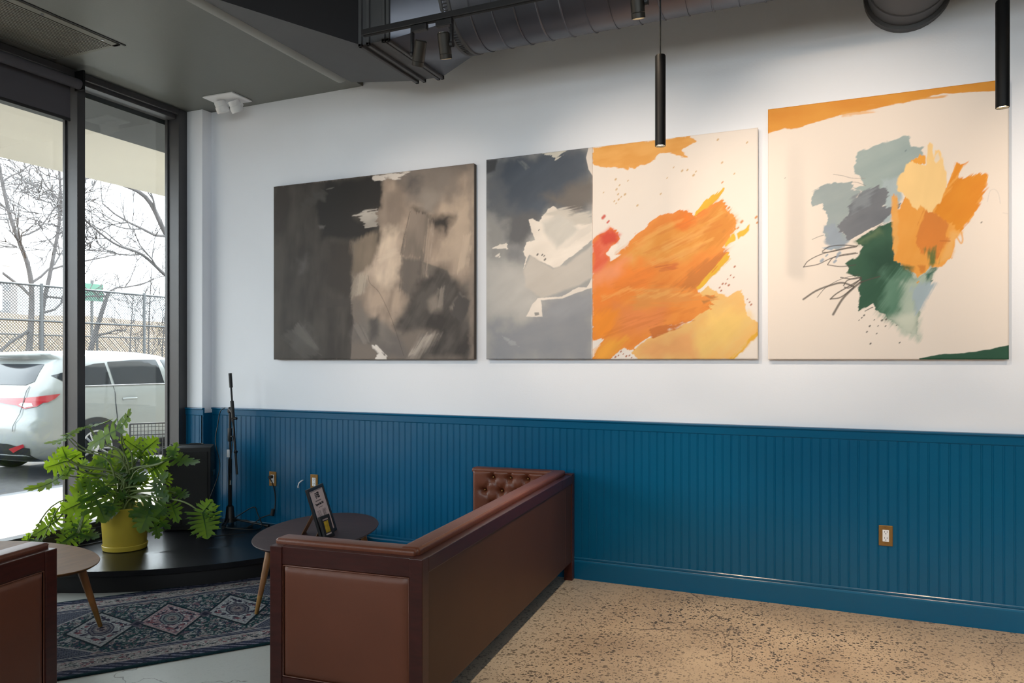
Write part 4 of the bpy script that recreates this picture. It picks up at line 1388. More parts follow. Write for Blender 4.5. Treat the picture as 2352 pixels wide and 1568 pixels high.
bm = B(); box(bm, (-0.024, 0.0032, 0.034), (0.024, 0.0050, 0.101), 0, 0, Rl2)
obj('print', bm, M['gold'], t2)

# ================================================================ RUG
def build_rug():
    t = thing('area_rug', 'teal and cream patterned area rug with a row of three diamonds', 'rug', (-3.447, 3.095, 0.0), math.radians(52.0))
    hx, hy = 0.85, 0.635
    P = Paint(2 * hx, 2 * hy, 560, 420, (40, 66, 70))
    X, Y = P.X - hx, P.Y - hy
    rngs = np.random.RandomState(3)
    d = np.minimum(hx - np.abs(X), hy - np.abs(Y))
    C = P.C
    def setc(m, rgb, op=1.0):
        m = np.clip(m, 0, 1)[..., None] * op
        C[:] = C * (1 - m) + np.array(lin(*rgb)) * m
    teal, navy, cream, pink, grey = (34, 76, 78), (52, 58, 82), (206, 190, 182), (190, 150, 148), (140, 136, 142)
    cell = lambda p: (np.floor(X / p), np.floor(Y / p))
    def blob(px, py, seed, thr, r, ox=0.0, oy=0.0):
        u, v = (X + ox) / px, (Y + oy) / py
        iu, iv = np.floor(u), np.floor(v)
        h1, h2, h3 = _hash(iu, iv, seed), _hash(iu, iv, seed + 5), _hash(iu, iv, seed + 9)
        cx, cy = iu + 0.5 + (h2 - 0.5) * 0.35, iv + 0.5 + (h3 - 0.5) * 0.35
        return (np.abs(u - cx) * 1.1 + np.abs(v - cy) * 1.0 < r) & (h1 > thr)
    # field
    setc(np.ones_like(X), teal)
    n1 = fbm(X * 62, Y * 62, 2, 61); n2 = fbm(X * 95 + 9, Y * 95, 2, 67); n3 = fbm(X * 26, Y * 26, 2, 71)
    setc(n3 > 0.56, (44, 60, 84), 0.8)
    setc((n1 > 0.54) & (n2 > 0.40), (168, 164, 158))
    setc((n1 > 0.60) & (n2 > 0.52), (204, 190, 182))
    setc((n1 < 0.40) & (n2 > 0.56), (150, 112, 118))
    setc(blob(0.085, 0.10, 3, 0.40, 0.34), (30, 52, 62))
    setc(blob(0.085, 0.10, 3, 0.40, 0.30), (186, 174, 166))
    setc(blob(0.085, 0.10, 3, 0.70, 0.22), pink)
    setc(blob(0.085, 0.10, 3, 0.40, 0.10) | (blob(0.085, 0.10, 3, 0.40, 0.28) & (n2 > 0.6)), (60, 84, 90))
    # cut corners of the field: fine navy lattice beyond a pale line
    fx, fy = hx - 0.25, 0.395
    corner = (np.abs(X) - 0.33) / 0.27 + (np.abs(Y) - 0.12) / 0.275
    lat = (np.abs(((X + Y) / 0.022) % 1 - 0.5) < 0.14) | (np.abs(((X - Y) / 0.022) % 1 - 0.5) < 0.14)
    cm = (corner > 1.0)
    setc(cm, navy); setc(cm & lat, grey)
    setc((corner > 0.97) & (corner < 1.03), cream)
    # small triangles along the field's long edges
    tri = (np.abs(((X + 0.0) / 0.24) % 1 - 0.5) * 0.24 < (np.abs(Y) - 0.345) * 1.1) & (np.abs(X) < 0.5)
    setc(tri, (176, 142, 140)); tri2 = (np.abs((X / 0.24) % 1 - 0.5) * 0.24 < (np.abs(Y) - 0.36) * 1.1) & (np.abs(X) < 0.5)
    setc(tri2, (120, 116, 112))
    # diamonds
    for cx, col, inner in ((-0.347, (190, 182, 176), (120, 108, 112)), (0.0, (196, 152, 150), (128, 144, 138)), (0.347, (198, 190, 184), (120, 108, 112))):
        q = np.abs(X - cx) / 0.155 + np.abs(Y) / 0.275
        step = (np.abs((X * 60) % 1 - 0.5) - 0.25) * 0.03
        setc(q + step < 1.14, (22, 42, 52)); setc(q < 1.03, cream); setc(q < 1.0, col)
        setc((q < 0.93) & (n1 < 0.40), (92, 82, 98), 0.9)
        setc((q < 0.93) & (n2 > 0.62), (226, 214, 206), 0.9)
        ring = (np.abs(q - 0.74) < 0.10) & (_hash(np.floor((X - cx) / 0.022), np.floor(Y / 0.024), 77) > 0.55)
        setc(ring, (60, 54, 74))
        setc((np.abs(q - 0.74) < 0.08) & (_hash(np.floor((X - cx) / 0.026), np.floor(Y / 0.03), 83) > 0.80), (160, 92, 98))
        q2 = np.maximum(np.abs(X - cx) / 0.060, np.abs(Y) / 0.105) * 0.55 + (np.abs(X - cx) / 0.085 + np.abs(Y) / 0.15) * 0.5 + step * 2
        setc((q2 < 1.0) & (q2 > 0.90), (58, 56, 80)); setc((q2 < 0.90), inner, 0.75); setc((q2 < 0.72) & (q2 > 0.62), (64, 60, 82)); setc(q2 < 0.42, (184, 158, 150)); setc((q2 < 0.34) & (n2 > 0.5), (78, 70, 84))
    for cx in (-0.1735, 0.1735):
        q = np.abs(X - cx) / 0.04 + np.abs(Y) / 0.06
        setc(q < 1, (104, 92, 104)); setc(q < 0.55, (44, 44, 62))
    # borders from the field outward
    b = d
    setc(b < 0.255, cream); setc(b < 0.248, navy)
    setc((b < 0.245) & (b > 0.212) & (((X + Y) / 0.016).astype(int) % 2 == 0), grey)
    setc(b < 0.207, cream); setc(b < 0.202, (198, 178, 170))
    s_ = np.where(hy - np.abs(Y) < hx - np.abs(X), X, Y)
    u = (s_ / 0.17) % 1
    w = (b - 0.15) / 0.045
    mot = np.abs(u - 0.5) * 2 + np.abs(w) * 0.9
    setc((b < 0.2) & (b > 0.1) & (mot < 0.75), (64, 82, 86)); setc((b < 0.2) & (b > 0.1) & (mot < 0.6), (202, 184, 176)); setc((b < 0.2) & (b > 0.1) & (mot < 0.38), (70, 60, 78)); setc((b < 0.2) & (b > 0.1) & (mot < 0.18), pink)
    setc((b < 0.2) & (b > 0.1) & (np.abs(u) < 0.18) & (np.abs(w) < 0.55) & blob(0.024, 0.024, 33, 0.3, 0.42), (56, 70, 74))
    bo = (b < 0.195) & (b > 0.105)
    hb = _hash(np.floor(X / 0.017), np.floor(Y / 0.017), 91)
    setc(bo & (hb > 0.72) & (np.abs(w) < 0.75) & (n1 > 0.42), (58, 66, 78)); setc(bo & (hb > 0.90), (168, 108, 112)); setc(bo & (hb < 0.10) & (n2 > 0.45), (70, 98, 92))
    setc(bo & (n2 > 0.60), (224, 210, 200), 0.8)
    setc(b < 0.098, cream); setc(b < 0.093, navy)
    setc((b < 0.09) & (b > 0.02) & (((X * 0.6 + Y) / 0.013).astype(int) % 3 == 0), (146, 136, 148))
    setc((b < 0.09) & (b > 0.02) & blob(0.03, 0.03, 41, 0.6, 0.4), (60, 60, 76))
    setc(b < 0.022, (30, 62, 66))
    C *= (0.45 + 1.1 * fbm(X * 170, Y * 170, 2, 5))[..., None]
    C[:] = C * np.array((0.52, 0.60, 0.66))
    M['rug'] = vcol('rug_pile', 0.95, 0.1, 0.5, 500)
    def tw(x, y):
        X_, Y_ = x - hx, y - hy
        d_ = np.minimum(hx - np.abs(X_), hy - np.abs(Y_))
        z = 0.009 * np.clip(d_ / 0.008, 0.15, 1) ** 0.5 + 0.004 * np.clip(fbm(X_ * 3, Y_ * 3, 2, 8) - 0.45, 0, 1)
        return np.stack([X_, Y_, z], 1)
    P.mesh('pile', tw, M['rug'], t)
    obj('backing', box(B(), (-hx + 0.002, -hy + 0.002, 0.0), (hx - 0.002, hy - 0.002, 0.0035)), M['black'], t)
build_rug()

# ================================================================ SPEAKER, MIC STAND, CABLES
t = thing('loudspeaker', 'black floor loudspeaker on the stage in the corner beside the plant', 'speaker', (-4.735, 4.43, 0.14), math.radians(36))
bm = B()
prism(bm, [(-0.175, -0.14), (0.175, -0.14), (0.165, 0.10), (0.06, 0.15), (-0.06, 0.15), (-0.165, 0.10)], 0.0, 0.635)
bmesh.ops.bevel(bm, geom=bm.edges[:], offset=0.012, segments=2, profile=0.5, affect='EDGES')
obj('cabinet', bm, M['speaker'], t, 40)
bm = B(); box(bm, (-0.155, -0.152, 0.03), (0.155, -0.138, 0.605), 0.006)
obj('grille', bm, mat('speaker_grille', (24, 24, 26), 0.75, bump=0.6, bscale=700), t)
obj('handle', box(B(), (0.168, -0.05, 0.40), (0.176, 0.05, 0.44), 0.003), M['plastic_black'], t)
bm = B(); box(bm, (-0.11, -0.156, 0.05), (-0.04, -0.151, 0.09), 0.002)
obj('badge', bm, M['track'], t)

def cable(name, pts, label, r=0.0042, n=7, plug=None, group='black cables on the stage'):
    t = thing(name, label, 'cable', tuple(pts[0]), 0, group)
    o = Vector(pts[0])
    obj('lead', tube(B(), [p - o for p in smooth_pts(pts, n)], r, 8), M['rubber'], t, 60)
    if plug:
        for a, b, rr, m in plug: obj('plug', tube(B(), [Vector(a) - o, Vector(b) - o], rr, 12), m, t, 50)
    return t
MX, MY = -4.512, 4.62
t = thing('microphone_stand', 'black boom microphone stand without a microphone, standing on the stage', 'microphone stand', (MX, MY, 0.14))
obj('pole', tube(B(), [(0, 0, 0.03), (0, 0, 0.52)], 0.0145, 14), M['black'], t, 50)
obj('upper_tube', tube(B(), [(0, 0, 0.5), (0, 0, 0.895)], 0.0105, 14), M['track'], t, 50)
bm = B()
lathe(bm, [(0.016, 0.66), (0.0175, 0.665), (0.0175, 0.76), (0.016, 0.765)], 16)
tube(bm, [(0.0, 0, 0.70), (0.035, -0.01, 0.70)], 0.007, 8)
obj('clutch', lathe(B(), [(0.001, 0.885), (0.016, 0.885), (0.02, 0.90), (0.016, 0.93), (0.001, 0.93)], 16), M['plastic_black'], t, 50)
obj('clutch', bm, M['plastic_black'], t, 50)
obj('sticker', box(B(), (-0.016, -0.0185, 0.535), (0.008, -0.0105, 0.595)), M['plastic_white'], t)
bm = B()
lathe(bm, [(0.045, 0.02), (0.036, 0.05), (0.028, 0.14), (0.018, 0.15)], 18)
obj('base_hub', bm, M['plastic_black'], t, 50)
for a, ln in ((4, 0.36), (125, 0.125), (298, 0.17)):
    a = math.radians(a)
    lg = obj('leg', tube(B(), [(0.03 * math.cos(a), 0.03 * math.sin(a), 0.045), (ln * math.cos(a), ln * math.sin(a), 0.014)], 0.008, 10), M['track'], t, 50)
    obj('rubber_foot', tube(B(), [((ln - 0.02) * math.cos(a), (ln - 0.02) * math.sin(a), 0.0145), ((ln + 0.012) * math.cos(a), (ln + 0.012) * math.sin(a), 0.013)], 0.0125, 10), M['rubber'], lg, 50)
ux, uy = 0.914, 0.406          # along the wall-ish direction seen from the room
def along(s_, z): return (ux * s_ , uy * s_ * 0.3 - 0.03, z)
piv = along(0.056, 0.895)
top, bot = along(0.030, 1.198), along(0.098, 0.404)
obj('boom_arm', tube(B(), [bot, piv, top], [0.009, 0.008, 0.0075], 12), M['track'], t, 50)
bm = B(); tube(bm, [along(0.039, 1.09), along(0.0295, 1.203)], 0.0135, 14)
obj('grip_sleeve', bm, M['plastic_black'], t, 50)
bm = B()
tube(bm, [(0, 0, 0.91), (0.01, -0.012, 0.918), piv], [0.014, 0.018, 0.014], 12)
tube(bm, [along(0.060, 0.845), along(0.048, 0.985)], 0.0145, 12)
tube(bm, [along(0.055, 0.85), along(0.095, 0.845)], 0.011, 10)
obj('boom_clamp', bm, M['plastic_black'], t, 50)
bm = B(); tube(bm, [along(0.074, 0.585), along(0.096, 0.58)], 0.0125, 10)
obj('cable_clip', bm, M['plastic_black'], t, 50)
W = lambda s_, z, dy=0.0: (MX + ux * s_, MY + uy * s_ * 0.3 - 0.05 + dy, 0.14 + z)
cable('microphone_cable', [W(0.06, 0.85), W(0.085, 0.76), W(0.07, 0.62), W(0.058, 0.56), W(0.052, 0.49), W(0.050, 0.40)],
      'thin black lead hanging beside the boom arm and ending in a steel plug', 0.0035, 6,
      [(W(0.050, 0.41), W(0.050, 0.36), 0.0085, M['plastic_black']), (W(0.050, 0.36), W(0.050, 0.325), 0.0095, M['chrome'])])
cable('microphone_cable', [W(-0.005, 0.93), W(-0.05, 0.90), W(-0.075, 0.80), W(-0.07, 0.66, -0.03), (-4.44, 4.44, 0.62), (-4.43, 4.34, 0.42), (-4.42, 4.25, 0.30), (-4.40, 4.18, 0.155), (-4.28, 4.22, 0.150), (-4.15, 4.40, 0.150)],
      'long black cable drooping from the stand top past the loudspeaker to the floor', 0.0036)
cable('cable_coil', [(-4.60, 4.66, 0.150), (-4.47, 4.50, 0.146), (-4.3, 4.52, 0.146), (-4.28, 4.62, 0.148), (-4.4, 4.68, 0.17), (-4.55, 4.66, 0.15), (-4.52, 4.55, 0.15), (-4.40, 4.47, 0.152), (-4.2, 4.50, 0.15), (-4.17, 4.6, 0.15), (-4.3, 4.7, 0.22), (-4.36, 4.72, 0.27), (-4.50, 4.72, 0.20), (-4.58, 4.70, 0.15)],
      'tangle of black cable on the stage around the foot of the stand')
cable('speaker_cable', [(-4.90, 4.40, 0.779), (-4.80, 4.30, 0.786), (-4.70, 4.38, 0.790), (-4.66, 4.46, 0.784), (-4.72, 4.54, 0.782), (-4.82, 4.50, 0.780)],
      'loop of thin black cable lying on top of the loudspeaker', 0.0032)
cable('floor_cable', [(-4.98, 3.2, 0.146), (-4.96, 3.55, 0.146), (-4.90, 3.75, 0.146), (-4.95, 4.05, 0.146), (-4.98, 4.3, 0.146)],
      'black cable along the stage under the windows behind the yellow pot', 0.0045)

# ---------------------------------------------------------------- outlets
WB = D - 0.012
def outlet(x, z, label):
    t = thing('wall_outlet', label, 'outlet', (x, WB, z), 0, 'brass outlets on the blue panelling')
    bm = B(); box(bm, (-0.036, -0.006, -0.058), (0.036, 0.0, 0.058), 0.003)
    obj('plate', bm, M['brass'], t)
    bm = B(); box(bm, (-0.0165, -0.0085, -0.033), (0.0165, -0.005, 0.033), 0.0015)
    f = obj('receptacle', bm, M['plastic_white'], t)
    bm = B()
    for zc in (0.0175, -0.0175):
        for xx in (-0.0065, 0.0065): box(bm, (xx - 0.0012, -0.0092, zc + 0.001), (xx + 0.0012, -0.0084, zc + 0.009))
        lathe(bm, [(0.001, 0.0084), (0.0026, 0.0084), (0.0026, 0.0092), (0.001, 0.0092)], 10, M=Matrix.Translation((0, 0, zc - 0.006)) @ Matrix.Rotation(math.radians(90), 4, 'X'))
    obj('slot', bm, M['plastic_black'], f)
    for zc in (0.047, -0.047):
        obj('screw', lathe(B(), [(0.001, 0.006), (0.0038, 0.006), (0.0032, 0.0078), (0.001, 0.008)], 12, M=Matrix.Translation((0, 0, zc)) @ Matrix.Rotation(math.radians(90), 4, 'X')), M['brass_btn'], t)
    return t
outlet(-4.215, 0.498, 'brass outlet with a black plug in it, near the microphone stand')
outlet(-3.805, 0.500, 'brass outlet behind the framed notice, nothing plugged in')
outlet(0.190, 0.457, 'brass outlet alone on the blue panelling at right, no furniture near it')
px, py, pz = -4.215, WB - 0.009, 0.515
cable('power_cord', [(px + 0.004, py - 0.034, pz - 0.006), (px + 0.03, py - 0.035, pz - 0.04), (px + 0.045, py - 0.02, pz - 0.12), (px + 0.04, py - 0.012, pz - 0.22), (px + 0.035, py - 0.03, 0.235), (px - 0.03, py - 0.05, 0.205), (px - 0.06, py - 0.07, 0.19), (px - 0.09, py - 0.12, 0.148), (px - 0.06, py - 0.22, 0.147)],
      'black power cord running from the plugged outlet down to the stage', 0.0048, 7,
      [((px - 0.004, py, pz), (px, py - 0.03, pz), 0.014, M['plastic_black']), ((px + 0.038, py - 0.03, 0.265), (px + 0.03, py - 0.035, 0.215), 0.016, M['plastic_black'])], 'black cables on the stage')
t = thing('tube_stub', 'short curved white tube stub poking from the blue panelling between two outlets', 'tube', (-3.915, WB, 0.505))
obj('tube', tube(B(), smooth_pts([(0.0, 0.0, 0), (0.0, -0.018, -0.002), (-0.014, -0.03, -0.018), (-0.022, -0.032, -0.04)], 5), 0.0045, 10), M['plastic_white'], t, 50)
obj('tube_end', tube(B(), [(-0.022, -0.032, -0.038), (-0.021, -0.032, -0.056)], 0.007, 12), mat('clear_tube_end', (190, 196, 200), 0.2), t, 50)

# ================================================================ PLANT
def leaf_mat():
    m = bpy.data.materials.new('philodendron_leaf')
    m.use_nodes = True
    nt = m.node_tree
    p = nt.nodes['Principled BSDF']
    tc = nt.nodes.new('ShaderNodeTexCoord')
    n = nt.nodes.new('ShaderNodeTexNoise'); n.inputs['Scale'].default_value = 14; n.inputs['Detail'].default_value = 4
    nt.links.new(tc.outputs['Object'], n.inputs['Vector'])
    r = nt.nodes.new('ShaderNodeValToRGB')
    r.color_ramp.elements[0].position = 0.3; r.color_ramp.elements[1].position = 0.7
    r.color_ramp.elements[0].color = (*lin(22, 50, 30), 1); r.color_ramp.elements[1].color = (*lin(48, 84, 36), 1)
    nt.links.new(n.outputs['Fac'], r.inputs[0])
    nt.links.new(r.outputs[0], p.inputs['Base Color'])
    p.inputs['Roughness'].default_value = 0.5
    p.inputs['Specular IOR Level'].default_value = 0.3
    tr = nt.nodes.new('ShaderNodeBsdfTranslucent')
    tr.inputs[0].default_value = (*lin(168, 204, 44), 1)
    mx = nt.nodes.new('ShaderNodeMixShader'); mx.inputs[0].default_value = 0.46
    nt.links.new(p.outputs[0], mx.inputs[1]); nt.links.new(tr.outputs[0], mx.inputs[2])
    nt.links.new(mx.outputs[0], nt.nodes['Material Output'].inputs[0])
    return m
M['leaf'] = leaf_mat()
M['stalk'] = mat('green_stalk', (96, 112, 58), 0.5)
PB = Vector((-4.605, 3.735, 0.14))
plant = thing('potted_philodendron', 'big green split-leaf plant in a yellow pot on the black stage by the window', 'plant', tuple(PB))
bm = B()
lathe(bm, [(0.001, 0.006), (0.126, 0.013), (0.137, 0.034), (0.153, 0.285), (0.156, 0.292), (0.150, 0.296), (0.142, 0.29), (0.136, 0.25), (0.001, 0.245)], 48, close=False)
pot = obj('pot', bm, M['yellow'], plant, 40)
bm = B(); lathe(bm, [(0.001, 0.0), (0.134, 0.0), (0.140, 0.004), (0.1455, 0.034), (0.143, 0.038), (0.138, 0.03), (0.134, 0.012), (0.001, 0.010)], 48, close=False)
obj('saucer', bm, M['yellow'], plant, 40)
bm = B(); lathe(bm, [(0.001, 0.262), (0.08, 0.264), (0.139, 0.258)], 32, close=False)
obj('soil', bm, M['soil'], plant, 60)
def leaf(base, tip, width, nrm, droop, seed, lobes=6):
    rng = random.Random(seed)
    base, tip, nrm = Vector(base), Vector(tip), Vector(nrm)
    ax = tip - base
    Ln = ax.length
    ax.normalize()
    nrm = (nrm - ax * nrm.dot(ax)).normalized()
    sd = ax.cross(nrm).normalized()
    def P(t, s_, lift=0.0):
        w = abs(s_) / max(width, 1e-4)
        z = droop * Ln * (math.sin(math.pi * min(1, max(0, t))) * 0.5) - 0.16 * width * w * w + 0.22 * abs(s_) * (1 - w * 0.8) + lift
        return base + ax * (t * Ln) + sd * s_ + nrm * z
    bm = B()
    N = 30
    for side in (1, -1):
        ph = rng.uniform(-0.02, 0.02)
        seq = []
        for k in range(lobes):
            f = k / (lobes - 1)
            t0 = -0.03 + 0.84 * (k / lobes) + ph
            t1 = -0.03 + 0.84 * ((k + 1) / lobes) + ph
            w_ = t1 - t0
            mid = (t0 + t1) / 2
            env = width * (0.66 + 0.50 * math.sin(math.pi * min(1, 0.2 + 0.72 * (1 - f)))) * (1 - 0.55 * f) * rng.uniform(0.84, 1.14)
            sh = -0.20 * (1 - f) ** 1.5 + 0.15 * f + rng.uniform(-0.02, 0.02)
            notch = env * (rng.uniform(0.50, 0.62) if 0 < k else 0.14)
            j = lambda q: q * rng.uniform(0.94, 1.06)
            seq.append(((t0 + 0.004, notch), (mid - 0.42 * w_ + sh * 0.55, env * j(0.68)), (mid - 0.36 * w_ + sh * 0.8, env * j(0.86)), (mid - 0.05 * w_ + sh * 0.85, env * j(0.84)),
                        (mid + 0.12 * w_ + sh * 1.1, env), (mid + 0.20 * w_ + sh * 0.8, env * j(0.80)), (mid + 0.50 * w_ + sh * 0.72, env * j(0.78)), (mid + 0.47 * w_ + sh * 0.5, env * j(0.62)), (t0, t1)))
        for q_ in seq:
            (t0, t1) = q_[-1]
            out_ = [P(a_, side * b_) for a_, b_ in q_[:-1]]
            m0, m1, mm = P(t0, 0), P(t1, 0), P((t0 + t1) / 2, 0)
            tp = q_[4]
            rib = [P((t0 + t1) / 2 + (tp[0] - (t0 + t1) / 2) * q, side * tp[1] * q, -0.015 * width) for q in (0.4, 0.75)]
            v = [bm.verts.new(p) for p in [m0] + out_ + [m1, mm]]
            r1, r2 = bm.verts.new(rib[0]), bm.verts.new(rib[1])
            m0_, n0_, a_, b_, c_, tp_, d_, e_, g_, m1_, mm_ = v
            for fc in ((mm_, m0_, n0_, r1), (n0_, a_, r1), (a_, b_, c_, r2), (a_, r2, r1), (c_, tp_, r2), (tp_, d_, r2), (d_, e_, g_, r2), (g_, r1, r2), (g_, m1_, r1), (m1_, mm_, r1)):
                try: bm.faces.new(fc)
                except ValueError: pass
        # end lobe
        e = [P(0.81 + ph, 0), P(0.85, side * width * 0.20), P(0.91, side * width * 0.19), P(0.965, side * width * 0.10), P(1.0, 0), P(0.9, 0)]
        v = [bm.verts.new(p) for p in e]
        bm.faces.new((v[0], v[1], v[2], v[5])); bm.faces.new((v[5], v[2], v[3], v[4]))
    bmesh.ops.remove_doubles(bm, verts=bm.verts[:], dist=0.0004)
    tube(bm, [P(t, 0, -0.003) for t in (0, 0.25, 0.5, 0.75, 0.97)], [0.0042, 0.0036, 0.003, 0.0022, 0.001], 6)
    return bm
def add_leaf(base, tip, width, nrm, droop, seed, lobes=6, root=None):
    b, tp = Vector(base) - PB, Vector(tip) - PB
    me_bm = leaf(b, tp, width, nrm, droop, seed, lobes)
    lf = obj('leaf', me_bm, M['leaf'], plant, 70)
    rng = random.Random(seed + 99)
    a = rng.uniform(0, 6.28)
    r0 = Vector((0.05 * math.cos(a), 0.05 * math.sin(a), 0.265))
    hd = Vector((b.x, b.y, 0)) * 0.45
    up = max(b.z, 0.36)
    m1 = r0 + hd * 0.35 + Vector((0, 0, (up - 0.265) * 0.55 + 0.05))
    m2 = r0.lerp(b, 0.72); m2.z = max(m2.z, 0.31) + 0.05
    obj('stalk', tube(B(), smooth_pts([r0, m1, m2, b], 6), [0.0072 - 0.0038 * i / 18 for i in range(19)], 7), M['stalk'], lf, 60)
add_leaf((-4.929,3.698,0.981),(-5.000,3.650,0.958),0.064,(0.199,-0.150,1.019),-0.15,100,5)
add_leaf((-4.922,3.701,0.981),(-4.721,3.736,1.040),0.064,(0.139,-0.230,1.019),-0.10,101,5)
add_leaf((-4.914,3.541,0.924),(-5.000,3.420,0.883),0.062,(0.184,-0.256,1.026),-0.20,102,5)
add_leaf((-4.933,3.532,0.924),(-4.916,3.649,0.979),0.052,(0.243,-0.174,1.026),-0.10,103,4)
add_leaf((-4.631,3.721,0.978),(-4.896,3.658,0.809),0.109,(0.271,-0.857,0.559),0.12,104,6)
add_leaf((-4.631,3.721,0.978),(-4.523,3.714,1.115),0.057,(0.107,-0.981,0.255),-0.10,105,4)
add_leaf((-4.883,3.500,0.760),(-4.947,3.384,0.726),0.135,(0.865,-0.498,0.564),-0.10,106,5)
add_leaf((-4.874,3.504,0.757),(-4.861,3.597,0.810),0.098,(0.807,-0.580,0.515),-0.05,107,4)
add_leaf((-4.880,3.501,0.778),(-4.893,3.473,0.861),0.093,(0.807,-0.579,0.511),-0.05,108,4)
add_leaf((-4.858,3.456,0.670),(-5.000,3.279,0.593),0.073,(0.485,-0.345,0.978),-0.25,109,5)
add_leaf((-4.836,3.499,0.718),(-4.839,3.464,0.659),0.052,(0.643,-0.465,0.497),0.00,110,4)
add_leaf((-4.622,3.889,0.797),(-4.807,3.862,0.895),0.104,(0.697,-0.716,0.407),-0.05,111,5)
add_leaf((-4.608,3.895,0.804),(-4.514,3.937,0.893),0.098,(0.824,-0.566,0.406),-0.05,112,5)
add_leaf((-4.744,3.725,0.758),(-4.860,3.619,0.697),0.098,(0.625,-0.491,0.791),-0.10,113,5)
add_leaf((-4.622,3.834,0.737),(-4.857,3.839,0.798),0.104,(0.459,-0.380,0.971),-0.10,114,5)
add_leaf((-4.602,3.843,0.752),(-4.585,3.906,0.786),0.083,(0.610,-0.509,0.693),-0.05,115,4)
add_leaf((-4.487,3.840,0.665),(-4.406,3.930,0.752),0.114,(0.807,-0.429,0.619),-0.10,116,5)
add_leaf((-4.569,3.748,0.665),(-4.729,3.787,0.723),0.093,(0.613,-0.503,0.705),-0.10,117,4)
add_leaf((-4.563,3.751,0.658),(-4.386,3.720,0.624),0.093,(0.689,-0.566,0.620),-0.10,118,5)
add_leaf((-4.622,3.506,0.536),(-4.713,3.335,0.457),0.171,(0.847,-0.518,0.506),-0.10,119,5)
add_leaf((-4.619,3.507,0.540),(-4.731,3.512,0.646),0.130,(0.787,-0.597,0.455),-0.05,120,5)
add_leaf((-4.610,3.512,0.533),(-4.457,3.470,0.379),0.155,(0.696,-0.716,0.506),-0.10,121,5)
add_leaf((-4.657,3.578,0.543),(-4.616,3.673,0.644),0.114,(0.723,-0.680,0.453),0.00,122,5)
add_leaf((-4.281,3.679,0.471),(-4.271,3.574,0.307),0.145,(0.683,-0.717,0.471),0.10,123,6)
add_leaf((-4.281,3.679,0.478),(-4.365,3.565,0.409),0.098,(0.598,-0.514,0.836),-0.10,124,5)
add_leaf((-4.312,3.731,0.480),(-4.198,3.749,0.534),0.114,(0.746,-0.645,0.468),-0.05,125,5)
add_leaf((-4.335,3.743,0.582),(-4.179,3.757,0.507),0.062,(0.082,-1.116,0.220),-0.05,126,5)
add_leaf((-4.329,3.746,0.582),(-4.245,3.783,0.687),0.067,(0.210,-0.966,0.320),-0.05,127,4)
add_leaf((-4.270,3.826,0.782),(-4.047,3.871,0.750),0.088,(0.518,-0.464,0.881),-0.15,128,5)
add_leaf((-4.267,3.828,0.786),(-4.256,3.866,0.881),0.062,(0.466,-0.819,0.404),-0.05,129,4)
add_leaf((-4.261,3.831,0.786),(-4.317,3.838,0.846),0.047,(0.466,-0.819,0.404),-0.05,130,4)
add_leaf((-3.956,3.802,0.426),(-3.863,3.756,0.267),0.145,(0.709,-0.681,0.533),0.08,131,6)
add_leaf((-3.956,3.802,0.426),(-3.909,3.845,0.512),0.093,(0.709,-0.681,0.483),-0.05,132,4)
add_leaf((-4.798,3.373,0.385),(-4.898,3.274,0.298),0.098,(0.918,-0.405,0.579),-0.05,133,6)
add_leaf((-4.798,3.373,0.385),(-4.848,3.384,0.468),0.073,(0.975,-0.324,0.479),-0.05,134,4)
add_leaf((-4.655,3.404,0.311),(-4.674,3.286,0.257),0.114,(0.634,-0.463,0.855),-0.05,135,5)
add_leaf((-4.648,3.407,0.311),(-4.726,3.405,0.423),0.109,(0.791,-0.580,0.544),-0.05,136,5)
add_leaf((-4.636,3.412,0.307),(-4.494,3.453,0.285),0.088,(0.553,-0.407,0.936),-0.10,137,5)
add_leaf((-4.642,3.410,0.314),(-4.629,3.481,0.410),0.078,(0.791,-0.581,0.493),-0.05,138,4)
add_leaf((-4.839,3.300,0.265),(-4.925,3.207,0.266),0.062,(0.405,-0.276,1.099),-0.10,139,4)
add_leaf((-4.926,3.262,0.258),(-4.919,3.265,0.318),0.041,(0.817,-0.541,0.498),0.00,140,4)
add_leaf((-4.207,3.822,0.536),(-4.101,3.825,0.519),0.067,(0.585,-0.531,0.727),-0.10,141,4)
add_leaf((-4.217,3.817,0.543),(-4.215,3.851,0.573),0.052,(0.659,-0.596,0.542),0.00,142,4)
add_leaf((-4.226,3.791,0.469),(-4.117,3.752,0.353),0.073,(0.602,-0.805,0.470),0.10,143,5)
add_leaf((-4.322,3.749,0.378),(-4.192,3.752,0.305),0.062,(0.594,-0.515,0.747),-0.10,144,4)
add_leaf((-4.312,3.731,0.333),(-4.237,3.699,0.246),0.062,(0.475,-0.801,0.473),0.00,145,4)
add_leaf((-4.522,3.551,0.413),(-4.454,3.559,0.430),0.073,(0.619,-0.486,0.742),-0.10,146,4)
add_leaf((-4.790,3.705,0.701),(-4.882,3.719,0.781),0.088,(0.707,-0.546,0.610),-0.05,147,4)
add_leaf((-4.777,3.711,0.694),(-4.769,3.769,0.752),0.083,(0.705,-0.548,0.612),-0.05,148,4)
add_leaf((-4.532,3.710,0.474),(-4.543,3.760,0.579),0.078,(0.638,-0.777,0.364),0.00,149,5)
add_leaf((-4.661,3.708,0.593),(-4.678,3.755,0.686),0.073,(0.713,-0.694,0.442),0.00,150,4)
add_leaf((-4.798,3.592,0.672),(-4.803,3.535,0.610),0.083,(0.714,-0.535,0.616),-0.05,151,4)
add_leaf((-4.785,3.598,0.679),(-4.720,3.627,0.630),0.093,(0.713,-0.536,0.615),-0.10,152,4)
add_leaf((-4.546,3.813,0.643),(-4.549,3.757,0.558),0.073,(0.683,-0.573,0.521),-0.05,153,4)
